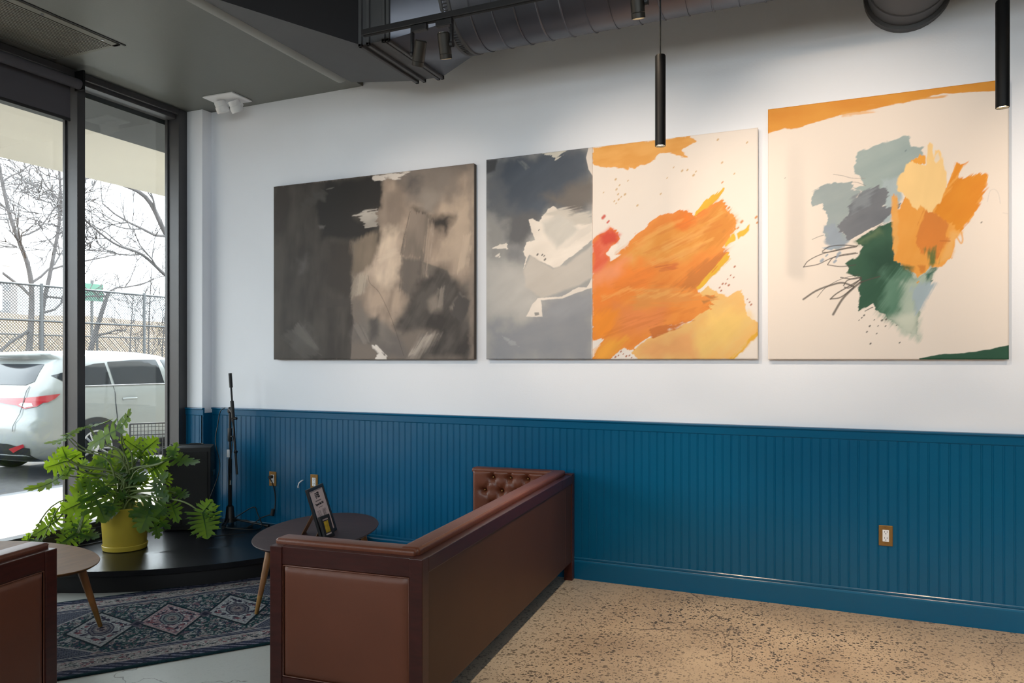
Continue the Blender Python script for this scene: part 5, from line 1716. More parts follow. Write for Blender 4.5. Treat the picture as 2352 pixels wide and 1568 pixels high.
add_leaf((-4.469,3.902,0.606),(-4.503,3.887,0.679),0.083,(0.671,-0.586,0.527),-0.05,154,4)
add_leaf((-4.709,3.796,0.708),(-4.833,3.795,0.746),0.073,(0.618,-0.498,0.697),-0.05,155,4)
add_leaf((-4.706,3.819,0.720),(-4.679,3.864,0.790),0.078,(0.631,-0.640,0.508),-0.05,156,4)
add_leaf((-4.520,3.825,0.730),(-4.415,3.872,0.730),0.088,(0.606,-0.513,0.797),-0.10,157,4)
add_leaf((-4.556,3.864,0.694),(-4.511,3.938,0.746),0.083,(0.681,-0.578,0.513),-0.05,158,4)
add_leaf((-4.647,3.714,0.651),(-4.719,3.682,0.693),0.078,(0.697,-0.557,0.620),-0.05,159,4)
add_leaf((-4.727,3.547,0.627),(-4.735,3.456,0.585),0.088,(0.713,-0.535,0.724),-0.10,160,5)
add_leaf((-4.592,3.574,0.597),(-4.610,3.512,0.557),0.088,(0.703,-0.547,0.731),-0.10,161,4)
add_leaf((-4.517,3.772,0.572),(-4.500,3.834,0.643),0.073,(0.556,-0.722,0.433),-0.05,162,4)
add_leaf((-4.395,3.881,0.585),(-4.403,3.932,0.650),0.067,(0.667,-0.589,0.531),-0.05,163,4)
add_leaf((-4.306,3.811,0.545),(-4.228,3.845,0.545),0.067,(0.592,-0.524,0.724),-0.10,164,4)
add_leaf((-4.182,3.701,0.461),(-4.203,3.637,0.409),0.083,(0.737,-0.653,0.574),-0.05,165,5)
add_leaf((-4.503,3.559,0.488),(-4.468,3.509,0.411),0.078,(0.713,-0.689,0.565),-0.05,166,4)
add_leaf((-4.896,3.603,0.708),(-4.837,3.630,0.751),0.062,(0.720,-0.530,0.509),-0.05,167,4)
add_leaf((-4.508,3.666,0.540),(-4.534,3.600,0.507),0.062,(0.613,-0.499,0.724),-0.10,168,4)

# ================================================================ PAINTINGS
M['canvas_paint'] = vcol('canvas_paint', 0.55, 0.3, 0.10, 900)
M['canvas_edge_dark'] = mat('dark_canvas_edge', (84, 74, 66), 0.8)
M['canvas_edge'] = mat('raw_canvas_edge', (214, 204, 196), 0.85)
def hang(P, x0, z0, th, label, edge, edge2=None, split=0.0):
    t = thing('painting', label, 'painting', (x0, D - 0.001, z0), 0, 'unframed abstract canvases on the white wall')
    bm = B()
    if split:
        box(bm, (0.002, -th + 0.0008, 0.002), (split, 0, P.h - 0.002), 0, 1); box(bm, (split, -th + 0.0008, 0.002), (P.w - 0.002, 0, P.h - 0.002), 0, 0)
    else:
        box(bm, (0.001, -th + 0.0008, 0.001), (P.w - 0.001, 0, P.h - 0.001), 0.003)
    obj('stretcher', bm, [edge, edge2 or edge], t)
    def tw(x, y):
        e = np.minimum(np.minimum(x, P.w - x), np.minimum(y, P.h - y))
        return np.stack([x, -th - 0.0012 + 0.0045 * np.clip(1 - e / 0.006, 0, 1) ** 2, y], 1)
    P.mesh('painted_face', tw, M['canvas_paint'], t)
    return t

P1 = Paint(1.785, 1.374, 400, 308, (126, 114, 105))
P1.poly([(0.573,0.983),(0.726,0.893),(1.004,0.96),(1.005,0.421),(0.905,0.386),(0.784,0.511),(0.665,0.554),(0.657,0.37),(0.694,0.312),(0.629,0.179),(0.577,0.187),(0.498,0.269),(0.425,0.352),(0.461,0.467),(0.501,0.501),(0.563,0.662),(0.558,0.82)], (184, 162, 144), soft=0.07, rag=0.03, ang=80, con=1.6, rgb2=(152, 134, 120))
P1.poly([(0.585,0.91),(0.676,0.906),(0.699,0.777),(0.673,0.638),(0.595,0.631),(0.564,0.719)], (158, 140, 126), soft=0.05, ang=85, rgb2=(140, 124, 112))
P1.poly([(0.689,0.989),(0.88,0.991),(0.909,0.837),(0.787,0.795),(0.7,0.84)], (138, 126, 117), soft=0.09, ang=20)
P1.poly([(0.702,0.973),(0.752,0.966),(0.738,0.884),(0.688,0.905)], (104, 96, 92), soft=0.06)
P1.poly([(0.776,0.88),(0.849,0.858),(0.824,0.764),(0.737,0.794)], (150, 138, 128), soft=0.05, ang=40)
P1.poly([(0.583,0.689),(0.679,0.68),(0.665,0.568),(0.657,0.441),(0.592,0.388),(0.501,0.45),(0.528,0.535)], (226, 204, 182), soft=0.06, ang=80, con=1.5, rgb2=(200, 178, 160))
P1.poly([(0.878,0.758),(0.992,0.861),(0.998,0.611),(0.953,0.492),(0.882,0.524)], (196, 174, 154), soft=0.08)
P1.poly([(-0.003,1.003),(0.534,0.995),(0.576,0.932),(0.565,0.819),(0.465,0.787),(0.564,0.719),(0.556,0.634),(0.429,0.645),(0.429,0.396),(0.418,0.338),(0.43,0.198),(0.414,-0.007),(-0.012,-0.008)], (62, 55, 51), soft=0.012, rag=0.012, ang=85, streak=0.014, vs=0.7, con=1.7, rgb2=(82, 75, 69))
P1.poly([(0.282,0.994),(0.577,0.982),(0.568,0.819),(0.424,0.784),(0.557,0.691),(0.549,0.635),(0.27,0.68),(0.244,0.854)], (44, 40, 38), soft=0.03, rag=0.02, ang=10)
P1.poly([(0.298,0.655),(0.422,0.638),(0.426,0.396),(0.391,0.347),(0.302,0.425)], (64, 57, 52), soft=0.04, ang=85)
P1.poly([(0.11,0.153),(0.17,0.197),(0.219,0.113),(0.233,0.06),(0.116,0.069)], (98, 92, 87), soft=0.06, ang=120)
P1.poly([(0.139,0.578),(0.183,0.575),(0.189,0.506),(0.145,0.502)], (92, 86, 82), soft=0.05)
P1.poly([(0.21,0.947),(0.274,0.94),(0.287,0.886),(0.231,0.9)], (80, 76, 72), soft=0.02, ang=120)
P1.poly([(0.288,0.949),(0.33,0.957),(0.316,0.949)], (130, 124, 118), soft=0.006, rag=0.004)
P1.poly([(0.246,0.749),(0.282,0.75),(0.278,0.731),(0.253,0.734)], (106, 100, 96), soft=0.012)
P1.poly([(0.431,0.79),(0.492,0.813),(0.548,0.81),(0.541,0.722),(0.491,0.719),(0.468,0.77)], (196, 186, 176), soft=0.006, rag=0.01, ang=5, streak=0.03, rgb2=(150, 142, 134))
P1.poly([(0.527,0.996),(0.664,0.999),(0.702,0.99),(0.638,0.959),(0.586,0.981),(0.573,0.954),(0.534,0.966)], (226, 214, 204), soft=0.006, rag=0.012, streak=0.02, ang=170)
P1.poly([(0.422,0.645),(0.563,0.691),(0.549,0.591),(0.528,0.521),(0.474,0.481),(0.427,0.455)], (140, 124, 108), soft=0.03, ang=80, streak=0.02, rgb2=(120, 106, 92))
P1.poly([(0.43,0.462),(0.474,0.467),(0.5,0.407),(0.473,0.365),(0.418,0.345)], (160, 146, 132), soft=0.025, ang=60, streak=0.02)
P1.poly([(0.712,0.789),(0.811,0.751),(0.908,0.748),(0.902,0.701),(0.871,0.642),(0.817,0.709),(0.761,0.715)], (58, 52, 49), soft=0.045, rag=0.03, ang=-15)
P1.poly([(0.712,0.786),(0.802,0.752),(0.779,0.615),(0.762,0.435),(0.753,0.534),(0.665,0.554),(0.686,0.68)], (150, 134, 122), soft=0.012, ang=82, streak=0.03, rgb2=(122, 110, 100))
P1.poly([(0.665,0.554),(0.759,0.519),(0.752,0.408),(0.707,0.325),(0.663,0.37)], (112, 102, 95), soft=0.02, ang=85, streak=0.02)
P1.poly([(0.766,0.512),(0.881,0.463),(0.905,0.386),(0.783,0.434)], (118, 108, 100), soft=0.008, rag=0.006, ang=75)
P1.poly([(0.758,0.421),(0.833,0.473),(0.905,0.44),(0.934,0.384),(0.981,0.334),(0.983,0.218),(0.997,0.177),(1.001,0.003),(0.748,0.004),(0.774,0.105),(0.836,0.125),(0.768,0.162),(0.654,0.136),(0.642,0.179),(0.72,0.325)], (64, 58, 55), soft=0.05, rag=0.03, ang=60, con=1.8, rgb2=(92, 85, 80))
P1.poly([(0.794,0.308),(0.844,0.34),(0.855,0.257),(0.806,0.244)], (140, 128, 118), soft=0.035, ang=80)
P1.poly([(0.898,0.276),(0.94,0.336),(0.958,0.321),(0.903,0.241)], (130, 120, 112), soft=0.02, ang=60)
P1.poly([(0.928,0.336),(0.987,0.3),(0.95,0.185),(0.897,0.235)], (82, 76, 73), soft=0.01, ang=-70, streak=0.01)
P1.poly([(0.71,0.05),(0.768,0.126),(0.842,0.139),(0.811,0.084),(0.741,0.004),(0.691,0.004)], (162, 150, 140), soft=0.03, ang=60, streak=0.03, rgb2=(120, 112, 106))
P1.poly([(0.43,0.198),(0.577,0.195),(0.654,0.128),(0.691,0.014),(0.594,0.004),(0.523,0.087),(0.422,0.103)], (112, 104, 100), soft=0.045, ang=70)
P1.poly([(0.471,0.248),(0.59,0.173),(0.628,0.086),(0.562,0.087),(0.484,0.16)], (126, 117, 110), soft=0.05, ang=70)
P1.poly([(0.518,0.218),(0.557,0.224),(0.563,0.116),(0.516,0.094)], (88, 82, 79), soft=0.035)
P1.poly([(0.516,0.076),(0.549,0.08),(0.569,0.051),(0.581,0.022),(0.594,0.022),(0.594,-0.004),(0.535,-0.004),(0.555,0.029)], (230, 220, 212), soft=0.005, rag=0.01, streak=0.015, ang=-40)
P1.poly([(0.97,0.992),(1.0,0.995),(1.0,0.0),(0.978,0.0),(0.98,0.558)], (150, 134, 122), soft=0.02, op=0.5)
P1.poly([(0.103,0.168),(0.148,0.213),(0.198,0.136),(0.247,0.06),(0.175,0.076)], (112, 105, 99), soft=0.016, rag=0.012, ang=130, streak=0.03, op=0.7)
P1.poly([(0.043,0.139),(0.103,0.168),(0.261,0.03),(0.174,0.015)], (92, 86, 81), soft=0.016, rag=0.012, ang=150, streak=0.03, op=0.7)
P1.poly([(0.954,0.628),(0.993,0.652),(0.965,0.471),(0.929,0.453)], (206, 184, 164), soft=0.016, rag=0.012, ang=80, streak=0.03, op=0.7)
P1.poly([(0.844,0.361),(0.868,0.374),(0.861,0.284),(0.837,0.271)], (150, 138, 128), soft=0.016, rag=0.012, ang=80, streak=0.03, op=0.7)
P1.poly([(0.704,0.028),(0.786,0.133),(0.811,0.126),(0.735,0.014)], (188, 174, 162), soft=0.016, rag=0.012, ang=55, streak=0.03, op=0.7)
P1.poly([(0.555,0.548),(0.634,0.592),(0.659,0.569),(0.568,0.518)], (216, 196, 176), soft=0.016, rag=0.012, ang=10, streak=0.03, op=0.7)
P1.poly([(0.461,0.467),(0.501,0.472),(0.486,0.371),(0.446,0.351)], (186, 170, 154), soft=0.016, rag=0.012, ang=80, streak=0.03, op=0.7)
P1.poly([(0.43,0.184),(0.457,0.198),(0.509,0.095),(0.483,0.088)], (136, 127, 119), soft=0.016, rag=0.012, ang=120, streak=0.03, op=0.7)
P1.poly([(0.777,0.434),(0.794,0.614),(0.808,0.731),(0.814,0.723),(0.8,0.572),(0.786,0.434)], (186, 166, 150), soft=0.016, rag=0.012, ang=84, streak=0.03, op=0.7)
P1.poly([(0.752,0.45),(0.766,0.575),(0.772,0.56),(0.762,0.435)], (96, 88, 82), soft=0.016, rag=0.012, ang=84, streak=0.03, op=0.7)
P1.poly([(0.151,0.887),(0.274,0.947),(0.288,0.923),(0.165,0.855)], (78, 73, 69), soft=0.016, rag=0.012, ang=150, streak=0.03, op=0.7)
P1.poly([(0.251,0.33),(0.418,0.338),(0.418,0.294),(0.264,0.292)], (72, 65, 61), soft=0.016, rag=0.012, ang=0, streak=0.03, op=0.7)
P1.line([(0.504,0.457),(0.514,0.414),(0.559,0.361),(0.61,0.244),(0.647,0.129),(0.678,0.021)], (80, 72, 66), r=0.0022, op=0.6)
P1.line([(0.709,0.783),(0.686,0.68),(0.665,0.568)], (96, 86, 80), r=0.003, op=0.6)
hang(P1, -4.183, 1.452, 0.042, 'abstract canvas in black, brown and beige, nearest the windows', M['canvas_edge_dark'])
P2 = Paint(1.808, 1.386, 560, 430, (238, 226, 216))
P2.poly([(-0.005,1.007),(0.427,1.005),(0.426,0.862),(0.423,-0.005),(-0.005,-0.008)], (172, 169, 166), soft=0.001, rag=0, ang=20, rgb2=(164, 162, 160))
P2.poly([(-0.001,1.002),(0.428,1.005),(0.426,0.72),(0.354,0.69),(0.294,0.734),(0.25,0.708),(0.225,0.68),(0.187,0.616),(0.168,0.587),(0.091,0.57),(-0.003,0.749)], (94, 99, 107), soft=0.055, rag=0.03, ang=20, rgb2=(104, 106, 110))
P2.poly([(0.074,0.988),(0.415,1.0),(0.415,0.868),(0.33,0.782),(0.244,0.724),(0.181,0.685),(0.131,0.735),(0.067,0.866)], (82, 90, 102), soft=0.07, rag=0.03, rgb2=(74, 82, 94))
P2.poly([(0.232,0.785),(0.423,0.852),(0.424,0.735),(0.354,0.698),(0.294,0.737)], (112, 106, 102), soft=0.05, ang=20)
P2.poly([(0.092,0.709),(0.194,0.729),(0.225,0.688),(0.187,0.608),(0.149,0.55),(0.091,0.562)], (100, 100, 103), soft=0.04, ang=70)
P2.poly([(-0.001,1.0),(0.045,0.992),(0.038,0.939),(0.001,0.928)], (66, 68, 72), soft=0.012)
P2.poly([(0.091,0.562),(0.161,0.534),(0.155,0.519),(0.167,0.473),(0.097,0.477)], (128, 128, 130), soft=0.05)
P2.poly([(-0.003,0.718),(0.079,0.694),(0.091,0.516),(0.012,0.483)], (150, 148, 146), soft=0.06, ang=80)
P2.poly([(-0.002,0.484),(0.154,0.443),(0.241,0.333),(0.191,0.221),(0.009,0.203)], (186, 182, 178), soft=0.08)
P2.poly([(-0.001,0.172),(0.165,0.184),(0.247,0.257),(0.427,0.28),(0.426,-0.005),(-0.005,-0.008)], (140, 142, 148), soft=0.07, rag=0.03, ang=10, rgb2=(150, 150, 154))
P2.poly([(0.241,0.28),(0.411,0.34),(0.427,0.31),(0.425,0.207),(0.29,0.181),(0.241,0.205)], (150, 151, 156), soft=0.05, ang=30)
P2.poly([(0.175,0.681),(0.197,0.685),(0.218,0.666),(0.227,0.686),(0.23,0.695),(0.25,0.71),(0.257,0.728),(0.275,0.737),(0.293,0.719),(0.33,0.685),(0.383,0.651),(0.426,0.639),(0.425,0.559),(0.353,0.498),(0.298,0.442),(0.276,0.44),(0.18,0.51),(0.156,0.445),(0.167,0.496),(0.154,0.531),(0.168,0.576),(0.201,0.581),(0.187,0.623)], (232, 221, 210), soft=0.003, rag=0.008, streak=0.006, ang=20)
P2.poly([(0.25,0.708),(0.306,0.717),(0.425,0.683),(0.425,0.639),(0.365,0.637),(0.305,0.658)], (206, 198, 188), soft=0.02, ang=8, streak=0.04)
P2.poly([(0.231,0.665),(0.305,0.688),(0.377,0.614),(0.292,0.532),(0.25,0.603)], (206, 200, 192), soft=0.025, ang=40)
P2.poly([(0.377,0.614),(0.425,0.639),(0.425,0.61),(0.329,0.537),(0.292,0.531)], (226, 216, 206), soft=0.01, ang=40, streak=0.01)
P2.poly([(0.183,0.506),(0.276,0.438),(0.328,0.451),(0.425,0.537),(0.424,0.383),(0.375,0.349),(0.229,0.295),(0.166,0.351),(0.157,0.439)], (192, 184, 176), soft=0.012, rag=0.006, ang=30, rgb2=(200, 192, 184))
P2.poly([(0.029,0.559),(0.058,0.577),(0.091,0.578),(0.093,0.548),(0.052,0.548)], (232, 222, 212), soft=0.003, rag=0.012, ang=10, streak=0.01)
P2.poly([(0.036,0.512),(0.058,0.528),(0.06,0.509),(0.041,0.506)], (226, 216, 206), soft=0.004, rag=0.008, streak=0.01)
P2.poly([(0.231,1.0),(0.332,1.001),(0.286,0.959),(0.271,0.987),(0.255,0.984)], (216, 210, 198), soft=0.004, rag=0.012, streak=0.02, ang=25)
P2.poly([(0.133,0.976),(0.152,0.974),(0.177,0.932),(0.167,0.931)], (120, 124, 128), soft=0.01, ang=-45, streak=0.01)
P2.poly([(0.216,0.297),(0.309,0.3),(0.375,0.343),(0.405,0.339),(0.426,0.383),(0.426,0.339),(0.375,0.318),(0.315,0.291),(0.227,0.286),(0.233,0.205),(0.167,0.209),(0.194,0.27)], (229, 218, 208), soft=0.003, rag=0.005)
P2.poly([(0.2,0.225),(0.219,0.229),(0.221,0.216),(0.202,0.211)], (150, 146, 142), soft=0.003, rag=0.004)
P2.poly([(0.068,0.112),(0.113,0.089),(0.139,0.062),(0.12,0.066),(0.081,0.093)], (164, 164, 168), soft=0.008, streak=0.01)
P2.poly([(0.413,1.006),(0.428,1.006),(0.429,0.862),(0.412,0.897),(0.403,0.954)], (226, 214, 204), soft=0.002, rag=0.001)
P2.xmin = 0.7705
P2.poly([(0.428,1.012),(1.01,1.005),(1.003,-0.005),(0.427,-0.009)], (238, 226, 216), soft=0.001, rag=0, var=0.01)
P2.poly([(0.427,0.994),(0.588,0.997),(0.777,0.999),(0.797,0.971),(0.75,0.936),(0.77,0.902),(0.718,0.923),(0.67,0.934),(0.659,0.907),(0.587,0.881),(0.564,0.89),(0.559,0.88),(0.462,0.898),(0.428,0.917)], (236, 172, 90), soft=0.004, rag=0.012, streak=0.01, ang=8, vs=1.4, con=1.4, rgb2=(228, 160, 74))
P2.poly([(0.835,0.323),(0.901,0.273),(0.946,0.301),(0.97,0.186),(1.0,0.152),(1.001,0.109),(0.919,-0.003),(0.597,-0.005),(0.57,0.032),(0.626,0.088),(0.782,0.17),(0.824,0.231),(0.814,0.287)], (238, 184, 108), soft=0.004, rag=0.01, streak=0.008, ang=40, vs=1.4, con=1.4, rgb2=(234, 192, 122))
P2.poly([(0.85,0.224),(0.97,0.173),(0.91,0.059),(0.797,0.032)], (242, 200, 116), soft=0.07, ang=40)
P2.poly([(0.615,0.06),(0.777,0.136),(0.797,0.001),(0.603,-0.0)], (230, 166, 104), soft=0.05)
P2.poly([(1.001,0.132),(1.001,0.104),(0.924,-0.0),(0.912,-0.001),(0.96,0.066)], (228, 172, 56), soft=0.006, ang=45, streak=0.01)
P2.poly([(0.805,0.666),(0.827,0.712),(0.869,0.735),(0.885,0.755),(0.876,0.707),(0.848,0.686),(0.822,0.647),(0.788,0.636)], (228, 178, 48), soft=0.003, rag=0.014, streak=0.02, ang=50)
P2.poly([(0.425,0.559),(0.439,0.576),(0.465,0.596),(0.494,0.613),(0.524,0.587),(0.522,0.547),(0.482,0.503),(0.499,0.462),(0.528,0.491),(0.585,0.567),(0.64,0.626),(0.679,0.648),(0.764,0.668),(0.793,0.633),(0.811,0.657),(0.853,0.678),(0.885,0.695),(0.909,0.645),(0.931,0.613),(0.928,0.572),(0.898,0.52),(0.89,0.473),(0.908,0.459),(0.861,0.384),(0.799,0.31),(0.814,0.285),(0.863,0.279),(0.85,0.265),(0.861,0.237),(0.84,0.234),(0.847,0.22),(0.798,0.198),(0.782,0.174),(0.681,0.137),(0.581,0.06),(0.581,0.039),(0.542,0.045),(0.496,-0.006),(0.427,-0.007),(0.465,0.093),(0.428,0.09)], (236, 146, 62), soft=0.003, rag=0.014, streak=0.016, ang=35, vs=1.4, con=1.4, rgb2=(226, 128, 46))
P2.poly([(0.528,0.478),(0.684,0.622),(0.801,0.605),(0.883,0.679),(0.923,0.607),(0.882,0.502),(0.763,0.448),(0.666,0.441),(0.583,0.375)], (232, 164, 80), soft=0.05, ang=38, streak=0.03, vs=1.4, con=1.4, rgb2=(224, 146, 58))
P2.poly([(0.424,0.39),(0.584,0.446),(0.661,0.448),(0.638,0.329),(0.526,0.27),(0.423,0.193)], (238, 134, 50), soft=0.06, ang=20)
P2.poly([(0.424,0.409),(0.482,0.46),(0.561,0.462),(0.504,0.379),(0.424,0.339)], (240, 150, 100), soft=0.05)
P2.poly([(0.425,0.551),(0.494,0.611),(0.526,0.583),(0.482,0.503),(0.493,0.459),(0.447,0.411),(0.424,0.409)], (226, 100, 66), soft=0.025, rag=0.01, ang=40, vs=1.4, con=1.4, rgb2=(236, 128, 98))
P2.poly([(0.459,0.578),(0.5,0.603),(0.523,0.58),(0.517,0.544),(0.471,0.533)], (208, 72, 50), soft=0.02, ang=40)
P2.poly([(0.72,0.325),(0.81,0.418),(0.897,0.473),(0.841,0.361),(0.796,0.311)], (204, 122, 52), soft=0.02, ang=40, streak=0.03)
P2.poly([(0.811,0.604),(0.885,0.692),(0.923,0.607),(0.888,0.522),(0.826,0.499)], (214, 136, 50), soft=0.025, ang=45, streak=0.04, vs=1.4, con=1.4, rgb2=(224, 154, 66))
P2.poly([(0.716,0.633),(0.764,0.665),(0.796,0.612),(0.764,0.58),(0.721,0.584)], (228, 124, 38), soft=0.02, ang=30)
P2.poly([(0.526,0.248),(0.692,0.256),(0.681,0.144),(0.525,0.118)], (226, 134, 72), soft=0.06, ang=25)
P2.poly([(0.583,0.317),(0.746,0.324),(0.855,0.275),(0.746,0.248),(0.582,0.232)], (222, 144, 70), soft=0.03, ang=0, streak=0.04)
P2.poly([(0.434,0.236),(0.526,0.219),(0.508,0.133),(0.433,0.097)], (236, 140, 40), soft=0.03, ang=50, streak=0.03)
P2.poly([(0.637,0.138),(0.787,0.176),(0.713,0.137),(0.648,0.102)], (204, 116, 52), soft=0.008, ang=15, streak=0.02)
P2.poly([(0.429,-0.001),(0.438,0.039),(0.502,0.097),(0.559,0.089),(0.502,0.017),(0.479,-0.005)], (236, 160, 58), soft=0.03, ang=45, streak=0.02)
P2.poly([(0.661,0.413),(0.736,0.433),(0.726,0.402),(0.672,0.398)], (208, 112, 50), soft=0.01, ang=8, streak=0.03)
P2.poly([(0.825,0.283),(0.866,0.276),(0.85,0.266)], (190, 124, 62), soft=0.006, streak=0.01, ang=0)
P2.poly([(0.819,0.238),(0.863,0.238),(0.84,0.231)], (190, 124, 62), soft=0.006, streak=0.01, ang=0)
P2.poly([(0.814,0.259),(0.855,0.261),(0.824,0.248)], (190, 124, 62), soft=0.006, streak=0.01, ang=0)
P2.poly([(0.667,0.582),(0.764,0.615),(0.842,0.635),(0.847,0.624),(0.769,0.597),(0.673,0.567)], (204, 110, 40), soft=0.012, rag=0.012, streak=0.03, ang=20, op=0.3)
P2.poly([(0.617,0.494),(0.748,0.547),(0.873,0.605),(0.875,0.591),(0.753,0.526),(0.628,0.479)], (204, 110, 40), soft=0.012, rag=0.012, streak=0.03, ang=20, op=0.3)
P2.poly([(0.583,0.403),(0.721,0.465),(0.826,0.513),(0.831,0.499),(0.726,0.444),(0.589,0.385)], (204, 110, 40), soft=0.012, rag=0.012, streak=0.03, ang=20, op=0.3)
P2.poly([(0.504,0.343),(0.639,0.357),(0.757,0.338),(0.757,0.327),(0.638,0.343),(0.509,0.324)], (204, 110, 40), soft=0.012, rag=0.012, streak=0.03, ang=20, op=0.3)
P2.poly([(0.526,0.19),(0.665,0.215),(0.788,0.225),(0.788,0.215),(0.665,0.197),(0.531,0.172)], (204, 110, 40), soft=0.012, rag=0.012, streak=0.03, ang=20, op=0.3)
P2.poly([(0.468,0.126),(0.582,0.167),(0.692,0.179),(0.692,0.169),(0.582,0.146),(0.474,0.108)], (204, 110, 40), soft=0.012, rag=0.012, streak=0.03, ang=20, op=0.3)
P2.poly([(0.584,0.532),(0.684,0.608),(0.748,0.63),(0.754,0.616),(0.689,0.587),(0.595,0.517)], (244, 186, 104), soft=0.012, rag=0.012, streak=0.03, ang=25, op=0.35)
P2.poly([(0.683,0.51),(0.8,0.57),(0.883,0.658),(0.893,0.644),(0.811,0.548),(0.688,0.488)], (244, 186, 104), soft=0.012, rag=0.012, streak=0.03, ang=25, op=0.35)
P2.poly([(0.639,0.442),(0.747,0.484),(0.852,0.538),(0.857,0.524),(0.752,0.463),(0.645,0.424)], (244, 186, 104), soft=0.012, rag=0.012, streak=0.03, ang=25, op=0.35)
P2.poly([(0.457,0.294),(0.561,0.333),(0.666,0.314),(0.666,0.303),(0.56,0.315),(0.463,0.275)], (244, 186, 104), soft=0.012, rag=0.012, streak=0.03, ang=25, op=0.35)
P2.poly([(0.594,0.296),(0.719,0.301),(0.819,0.286),(0.819,0.28),(0.719,0.287),(0.599,0.281)], (244, 186, 104), soft=0.012, rag=0.012, streak=0.03, ang=25, op=0.35)
P2.poly([(0.907,0.466),(0.905,0.442),(0.851,0.367),(0.805,0.311),(0.798,0.32),(0.861,0.404),(0.892,0.457)], (226, 176, 50), soft=0.004, rag=0.008, streak=0.015, ang=48)
P2.poly([(0.892,0.501),(0.913,0.547),(0.925,0.551),(0.923,0.522),(0.897,0.494)], (226, 180, 54), soft=0.004, rag=0.01, ang=50)
P2.poly([(0.933,0.55),(0.973,0.583),(0.97,0.555),(0.953,0.533),(0.933,0.525)], (228, 178, 54), soft=0.004, rag=0.012, ang=40)
P2.poly([(0.482,0.503),(0.499,0.531),(0.519,0.537),(0.517,0.523),(0.505,0.487),(0.533,0.485),(0.51,0.465),(0.493,0.459)], (240, 226, 214), soft=0.004, rag=0.012)
P2.poly([(0.428,0.083),(0.461,0.099),(0.459,0.081),(0.444,0.061),(0.428,0.039)], (236, 226, 218), soft=0.003, rag=0.01)
P2.poly([(0.493,-0.006),(0.525,0.035),(0.545,0.045),(0.581,0.021),(0.593,-0.005)], (236, 226, 218), soft=0.003, rag=0.014, streak=0.01)
P2.dots([(0.469,0.781),(0.517,0.79),(0.528,0.808),(0.559,0.825),(0.514,0.837),(0.523,0.767),(0.534,0.753),(0.548,0.763),(0.525,0.742),(0.509,0.736),(0.516,0.725),(0.593,0.707),(0.676,0.751),(0.721,0.865),(0.75,0.846),(0.768,0.847),(0.797,0.836),(0.789,0.821),(0.884,0.864),(0.924,0.81),(0.698,0.82),(0.87,0.967),(0.965,0.94)], (206, 170, 120), 0.0045)
P2.dots([(0.486,0.642),(0.469,0.666)], (206, 70, 50), 0.009)
P2.dots([(0.885,0.777),(0.898,0.629),(0.906,0.663),(0.936,0.572),(0.948,0.598),(0.994,0.613),(0.998,0.59),(0.89,0.562)], (206, 130, 50), 0.006)
P2.dots([(0.219,0.628),(0.213,0.509),(0.232,0.506),(0.24,0.501),(0.243,0.483)], (90, 86, 84), 0.005)
P2.dots([(0.902,0.351),(0.886,0.331),(0.876,0.315),(0.912,0.367),(0.925,0.404),(0.896,0.331),(0.922,0.357),(0.906,0.324),(0.881,0.301),(0.973,0.247),(0.966,0.26),(0.978,0.236),(0.524,0.017),(0.542,0.024),(0.553,0.014),(0.564,0.017),(0.572,0.007),(0.513,0.01),(0.533,0.035)], (170, 90, 50), 0.004)
P2.line([(0.427,1.001),(0.427,-0.002)], (150, 110, 80), r=0.0016, op=0.5)
hang(P2, -2.305, 1.454, 0.040, 'wide abstract canvas, left part grey clouds, right part orange splash', M['canvas_edge'], mat('grey_canvas_edge', (120, 122, 126), 0.85), 0.772)
P3 = Paint(1.217, 1.489, 440, 540, (238, 224, 212))
P3.poly([(-0.009,1.007),(1.006,1.009),(1.006,0.953),(0.94,0.963),(0.746,0.974),(0.664,0.964),(0.511,0.953),(0.345,0.942),(0.137,0.913),(0.069,0.915),(-0.005,0.903)], (226, 154, 54), soft=0.003, rag=0.006, streak=0.006, ang=-4, rgb2=(220, 142, 42))
P3.poly([(0.337,0.946),(0.441,0.954),(0.503,0.951),(0.377,0.935),(0.336,0.934)], (232, 168, 84), soft=0.01, streak=0.02, ang=-4, op=0.7)
P3.poly([(0.657,0.966),(0.768,0.97),(0.746,0.958),(0.672,0.962)], (228, 160, 70), soft=0.008, streak=0.02, ang=-4, op=0.8)
P3.poly([(0.654,0.005),(0.73,0.018),(0.883,0.028),(0.953,0.042),(1.006,0.053),(1.006,-0.006),(0.654,-0.004)], (42, 84, 62), soft=0.002, rag=0.004, ang=-5)
P3.poly([(0.391,0.778),(0.424,0.798),(0.472,0.815),(0.581,0.834),(0.608,0.829),(0.62,0.794),(0.664,0.785),(0.665,0.755),(0.626,0.732),(0.611,0.712),(0.58,0.686),(0.58,0.616),(0.511,0.583),(0.44,0.616),(0.408,0.64),(0.376,0.656),(0.428,0.665),(0.408,0.699),(0.387,0.707)], (164, 178, 176), soft=0.005, rag=0.012, streak=0.01, ang=25, rgb2=(150, 166, 166))
P3.poly([(0.503,0.678),(0.584,0.686),(0.582,0.602),(0.541,0.519),(0.503,0.507),(0.511,0.592)], (172, 186, 190), soft=0.015, rag=0.02, ang=70)
P3.poly([(0.189,0.626),(0.202,0.653),(0.254,0.675),(0.311,0.689),(0.37,0.68),(0.378,0.656),(0.408,0.64),(0.376,0.571),(0.335,0.494),(0.368,0.462),(0.311,0.422),(0.266,0.457),(0.247,0.497),(0.272,0.554),(0.244,0.601),(0.202,0.597)], (164, 174, 174), soft=0.004, rag=0.012, streak=0.012, ang=25, rgb2=(150, 162, 164))
P3.poly([(0.254,0.52),(0.311,0.531),(0.327,0.48),(0.368,0.46),(0.311,0.426),(0.266,0.453)], (150, 160, 172), soft=0.015, rag=0.02, ang=40)
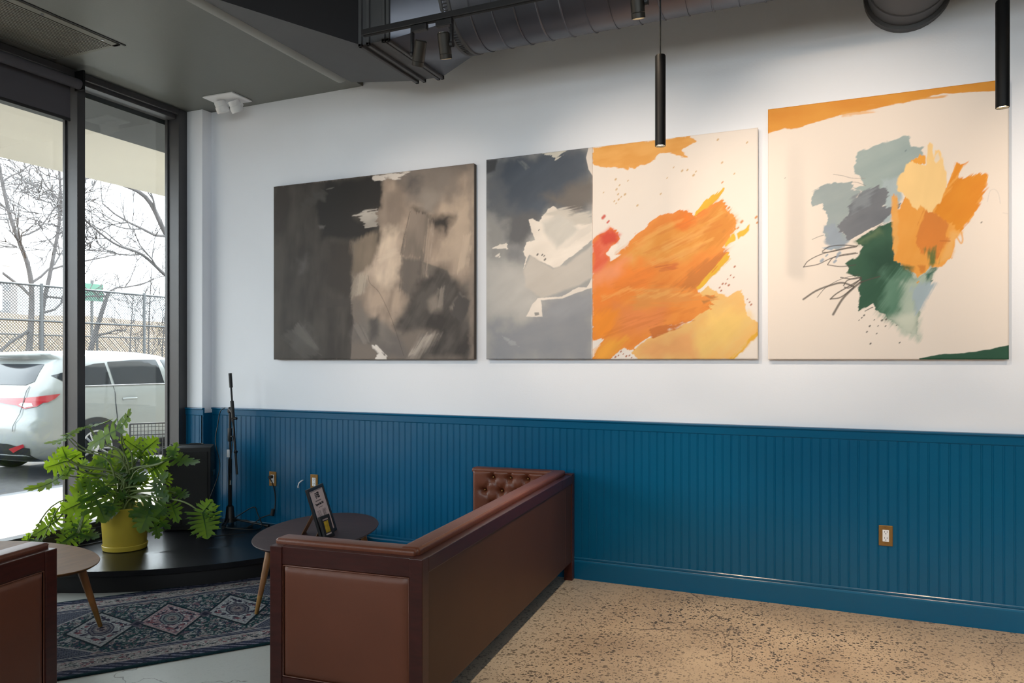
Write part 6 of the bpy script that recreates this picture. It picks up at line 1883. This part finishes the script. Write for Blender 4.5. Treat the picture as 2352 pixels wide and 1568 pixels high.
P3.poly([(0.245,0.436),(0.311,0.448),(0.335,0.443),(0.286,0.423)], (160, 172, 186), soft=0.004, rag=0.006)
P3.poly([(0.36,0.585),(0.408,0.633),(0.487,0.649),(0.52,0.648),(0.528,0.612),(0.503,0.577),(0.582,0.588),(0.541,0.546),(0.487,0.506),(0.408,0.475),(0.368,0.462),(0.317,0.486),(0.321,0.515),(0.368,0.55)], (104, 108, 116), soft=0.004, rag=0.016, streak=0.014, ang=28, rgb2=(122, 124, 130))
P3.poly([(0.376,0.629),(0.472,0.644),(0.44,0.589),(0.376,0.571)], (128, 134, 140), soft=0.02, ang=28, streak=0.02)
P3.poly([(0.39,0.455),(0.44,0.478),(0.503,0.507),(0.553,0.519),(0.557,0.374),(0.61,0.333),(0.64,0.304),(0.701,0.33),(0.727,0.338),(0.693,0.275),(0.655,0.234),(0.648,0.087),(0.61,0.1),(0.564,0.13),(0.517,0.171),(0.48,0.187),(0.463,0.22),(0.407,0.187),(0.403,0.221),(0.415,0.246),(0.401,0.271),(0.419,0.289),(0.409,0.311),(0.351,0.332),(0.359,0.348),(0.343,0.368),(0.392,0.396),(0.416,0.433)], (40, 82, 60), soft=0.004, rag=0.012, streak=0.01, ang=40, rgb2=(52, 92, 68))
P3.poly([(0.392,0.452),(0.487,0.494),(0.502,0.472),(0.408,0.44)], (84, 108, 76), soft=0.02, ang=20)
P3.poly([(0.439,0.396),(0.549,0.434),(0.549,0.363),(0.471,0.309)], (30, 70, 50), soft=0.04, ang=40)
P3.poly([(0.51,0.329),(0.618,0.333),(0.656,0.297),(0.618,0.2),(0.548,0.144),(0.502,0.18)], (86, 126, 104), soft=0.04, rag=0.02, ang=55, streak=0.03, rgb2=(104, 142, 120))
P3.poly([(0.595,0.291),(0.701,0.33),(0.686,0.268),(0.655,0.227),(0.652,0.086),(0.602,0.101),(0.541,0.144),(0.579,0.214)], (160, 178, 162), soft=0.035, rag=0.015, ang=60, streak=0.02, rgb2=(182, 194, 178))
P3.poly([(0.541,0.158),(0.648,0.178),(0.648,0.086),(0.602,0.1)], (206, 208, 192), soft=0.03, rag=0.01, op=0.8)
P3.poly([(0.625,0.263),(0.678,0.282),(0.719,0.278),(0.67,0.199),(0.642,0.17)], (164, 180, 188), soft=0.014, rag=0.01, ang=65, streak=0.02)
P3.poly([(0.678,0.317),(0.727,0.337),(0.701,0.296),(0.678,0.282)], (60, 104, 90), soft=0.01, ang=50, streak=0.015)
P3.poly([(0.548,0.618),(0.566,0.599),(0.576,0.56),(0.595,0.615),(0.671,0.568),(0.731,0.579),(0.768,0.631),(0.804,0.719),(0.819,0.707),(0.846,0.717),(0.811,0.683),(0.813,0.656),(0.876,0.668),(0.883,0.659),(0.924,0.661),(0.919,0.628),(0.869,0.529),(0.82,0.462),(0.791,0.438),(0.783,0.375),(0.73,0.335),(0.704,0.341),(0.686,0.327),(0.665,0.318),(0.648,0.302),(0.625,0.326),(0.61,0.34),(0.591,0.355),(0.553,0.369),(0.549,0.462),(0.543,0.548)], (240, 166, 72), soft=0.004, rag=0.012, streak=0.01, ang=70, rgb2=(234, 156, 58))
P3.poly([(0.719,0.538),(0.731,0.579),(0.775,0.624),(0.811,0.656),(0.876,0.668),(0.922,0.662),(0.915,0.628),(0.869,0.529),(0.818,0.467),(0.775,0.5),(0.745,0.512)], (230, 146, 28), soft=0.008, rag=0.012, ang=48, streak=0.02, rgb2=(222, 134, 16))
P3.poly([(0.768,0.631),(0.804,0.719),(0.819,0.706),(0.846,0.717),(0.808,0.68),(0.789,0.651)], (226, 140, 24), soft=0.004, rag=0.01, ang=48)
P3.poly([(0.679,0.559),(0.723,0.534),(0.771,0.5),(0.769,0.439),(0.73,0.377),(0.719,0.365),(0.689,0.4),(0.671,0.382),(0.656,0.395),(0.635,0.458)], (220, 130, 46), soft=0.006, rag=0.01, ang=70, streak=0.014)
P3.poly([(0.775,0.466),(0.818,0.464),(0.793,0.437),(0.783,0.375),(0.734,0.357),(0.767,0.425)], (238, 176, 96), soft=0.015, ang=70)
P3.poly([(0.542,0.611),(0.565,0.617),(0.572,0.433),(0.553,0.377),(0.548,0.462),(0.54,0.548)], (234, 170, 88), soft=0.006, op=0.8)
P3.poly([(0.587,0.359),(0.625,0.347),(0.618,0.326),(0.595,0.337)], (90, 96, 48), soft=0.015)
P3.poly([(0.686,0.407),(0.716,0.413),(0.723,0.357),(0.693,0.345)], (110, 116, 54), soft=0.015, streak=0.02, ang=80)
P3.poly([(0.648,0.346),(0.678,0.345),(0.674,0.317),(0.656,0.318)], (216, 132, 44), soft=0.006)
P3.poly([(0.626,0.742),(0.656,0.757),(0.68,0.759),(0.682,0.721),(0.626,0.723)], (240, 164, 58), soft=0.004, rag=0.012, streak=0.02, ang=90)
P3.poly([(0.565,0.659),(0.571,0.69),(0.592,0.706),(0.603,0.732),(0.628,0.735),(0.634,0.728),(0.68,0.719),(0.686,0.795),(0.695,0.804),(0.705,0.794),(0.71,0.746),(0.72,0.772),(0.738,0.771),(0.747,0.757),(0.747,0.722),(0.764,0.68),(0.764,0.639),(0.745,0.598),(0.71,0.542),(0.69,0.541),(0.677,0.557),(0.664,0.569),(0.648,0.552),(0.626,0.571),(0.618,0.596),(0.584,0.623),(0.566,0.632)], (248, 208, 142), soft=0.004, rag=0.008, streak=0.008, ang=80, var=0.04)
P3.poly([(0.72,0.752),(0.731,0.762),(0.735,0.734),(0.722,0.721),(0.715,0.732)], (238, 222, 206), soft=0.004, rag=0.004, op=0.85)
P3.line([(0.163,0.363),(0.186,0.387),(0.245,0.41),(0.327,0.425),(0.4,0.435)], (78, 70, 62), r=0.0026, op=0.85)
P3.line([(0.163,0.363),(0.228,0.371),(0.294,0.394),(0.4,0.406)], (78, 70, 62), r=0.0026, op=0.85)
P3.line([(0.247,0.421),(0.278,0.437),(0.335,0.44),(0.396,0.432),(0.343,0.425),(0.278,0.416),(0.247,0.416)], (78, 70, 62), r=0.0028, op=0.85)
P3.line([(0.27,0.369),(0.294,0.394),(0.335,0.403),(0.392,0.408)], (78, 70, 62), r=0.0026, op=0.85)
P3.line([(0.27,0.367),(0.327,0.358),(0.391,0.362)], (78, 70, 62), r=0.0026, op=0.85)
P3.line([(0.162,0.236),(0.22,0.268),(0.286,0.288),(0.335,0.295),(0.383,0.279)], (78, 70, 62), r=0.005, op=0.85)
P3.line([(0.294,0.174),(0.335,0.233),(0.383,0.275),(0.415,0.296)], (78, 70, 62), r=0.006, op=0.85)
P3.line([(0.282,0.234),(0.31,0.255),(0.367,0.283),(0.415,0.307)], (78, 70, 62), r=0.0036, op=0.85)
P3.line([(0.282,0.234),(0.327,0.24),(0.383,0.275)], (78, 70, 62), r=0.0036, op=0.85)
P3.line([(0.224,0.242),(0.261,0.278),(0.327,0.309),(0.407,0.325)], (78, 70, 62), r=0.0016, op=0.85)
P3.line([(0.339,0.284),(0.359,0.305),(0.415,0.312),(0.367,0.276),(0.343,0.278)], (78, 70, 62), r=0.003, op=0.85)
P3.line([(0.327,0.316),(0.375,0.308),(0.415,0.312)], (78, 70, 62), r=0.003, op=0.85)
P3.line([(0.407,0.293),(0.455,0.306),(0.494,0.314)], (78, 70, 62), r=0.003, op=0.85)
P3.line([(0.295,0.716),(0.336,0.707),(0.376,0.695),(0.432,0.69)], (150, 140, 134), r=0.0016, op=0.7)
P3.line([(0.368,0.681),(0.4,0.676),(0.434,0.661)], (130, 124, 120), r=0.0016, op=0.7)
P3.line([(0.202,0.469),(0.229,0.478),(0.253,0.483)], (110, 104, 98), r=0.0018, op=0.7)
P3.line([(0.431,0.184),(0.455,0.195),(0.464,0.198)], (70, 66, 58), r=0.0025, op=0.8)
P3.line([(0.8,0.451),(0.818,0.423),(0.825,0.436),(0.82,0.464)], (236, 170, 90), r=0.004, op=0.8)
P3.line([(0.738,0.436),(0.775,0.433)], (200, 112, 40), r=0.004, op=0.7)
P3.line([(0.919,0.567),(0.929,0.604),(0.947,0.609),(0.961,0.592),(0.968,0.557)], (214, 202, 194), r=0.002, op=0.6)
P3.line([(0.978,0.523),(0.996,0.519)], (214, 202, 194), r=0.002, op=0.6)
P3.dots([(0.406,0.15),(0.427,0.168),(0.417,0.159),(0.47,0.15),(0.451,0.127),(0.439,0.105),(0.48,0.098),(0.502,0.148),(0.519,0.151),(0.517,0.126),(0.562,0.128),(0.454,0.06),(0.575,0.063),(0.486,0.127)], (84, 78, 70), 0.0034)
P3.dots([(0.079,0.719),(0.897,0.494)], (140, 128, 118), 0.003)
P3.dots([(0.266,0.404),(0.245,0.385),(0.302,0.379),(0.311,0.395),(0.319,0.408)], (150, 162, 178), 0.007)
P3.dots([(0.6,0.78)], (120, 136, 140), 0.005)
P3.dots([(0.649,0.287)], (232, 160, 60), 0.006)
hang(P3, -0.441, 1.452, 0.040, 'tall cream canvas with a grey, orange and green burst and an ochre top band', M['canvas_edge'])
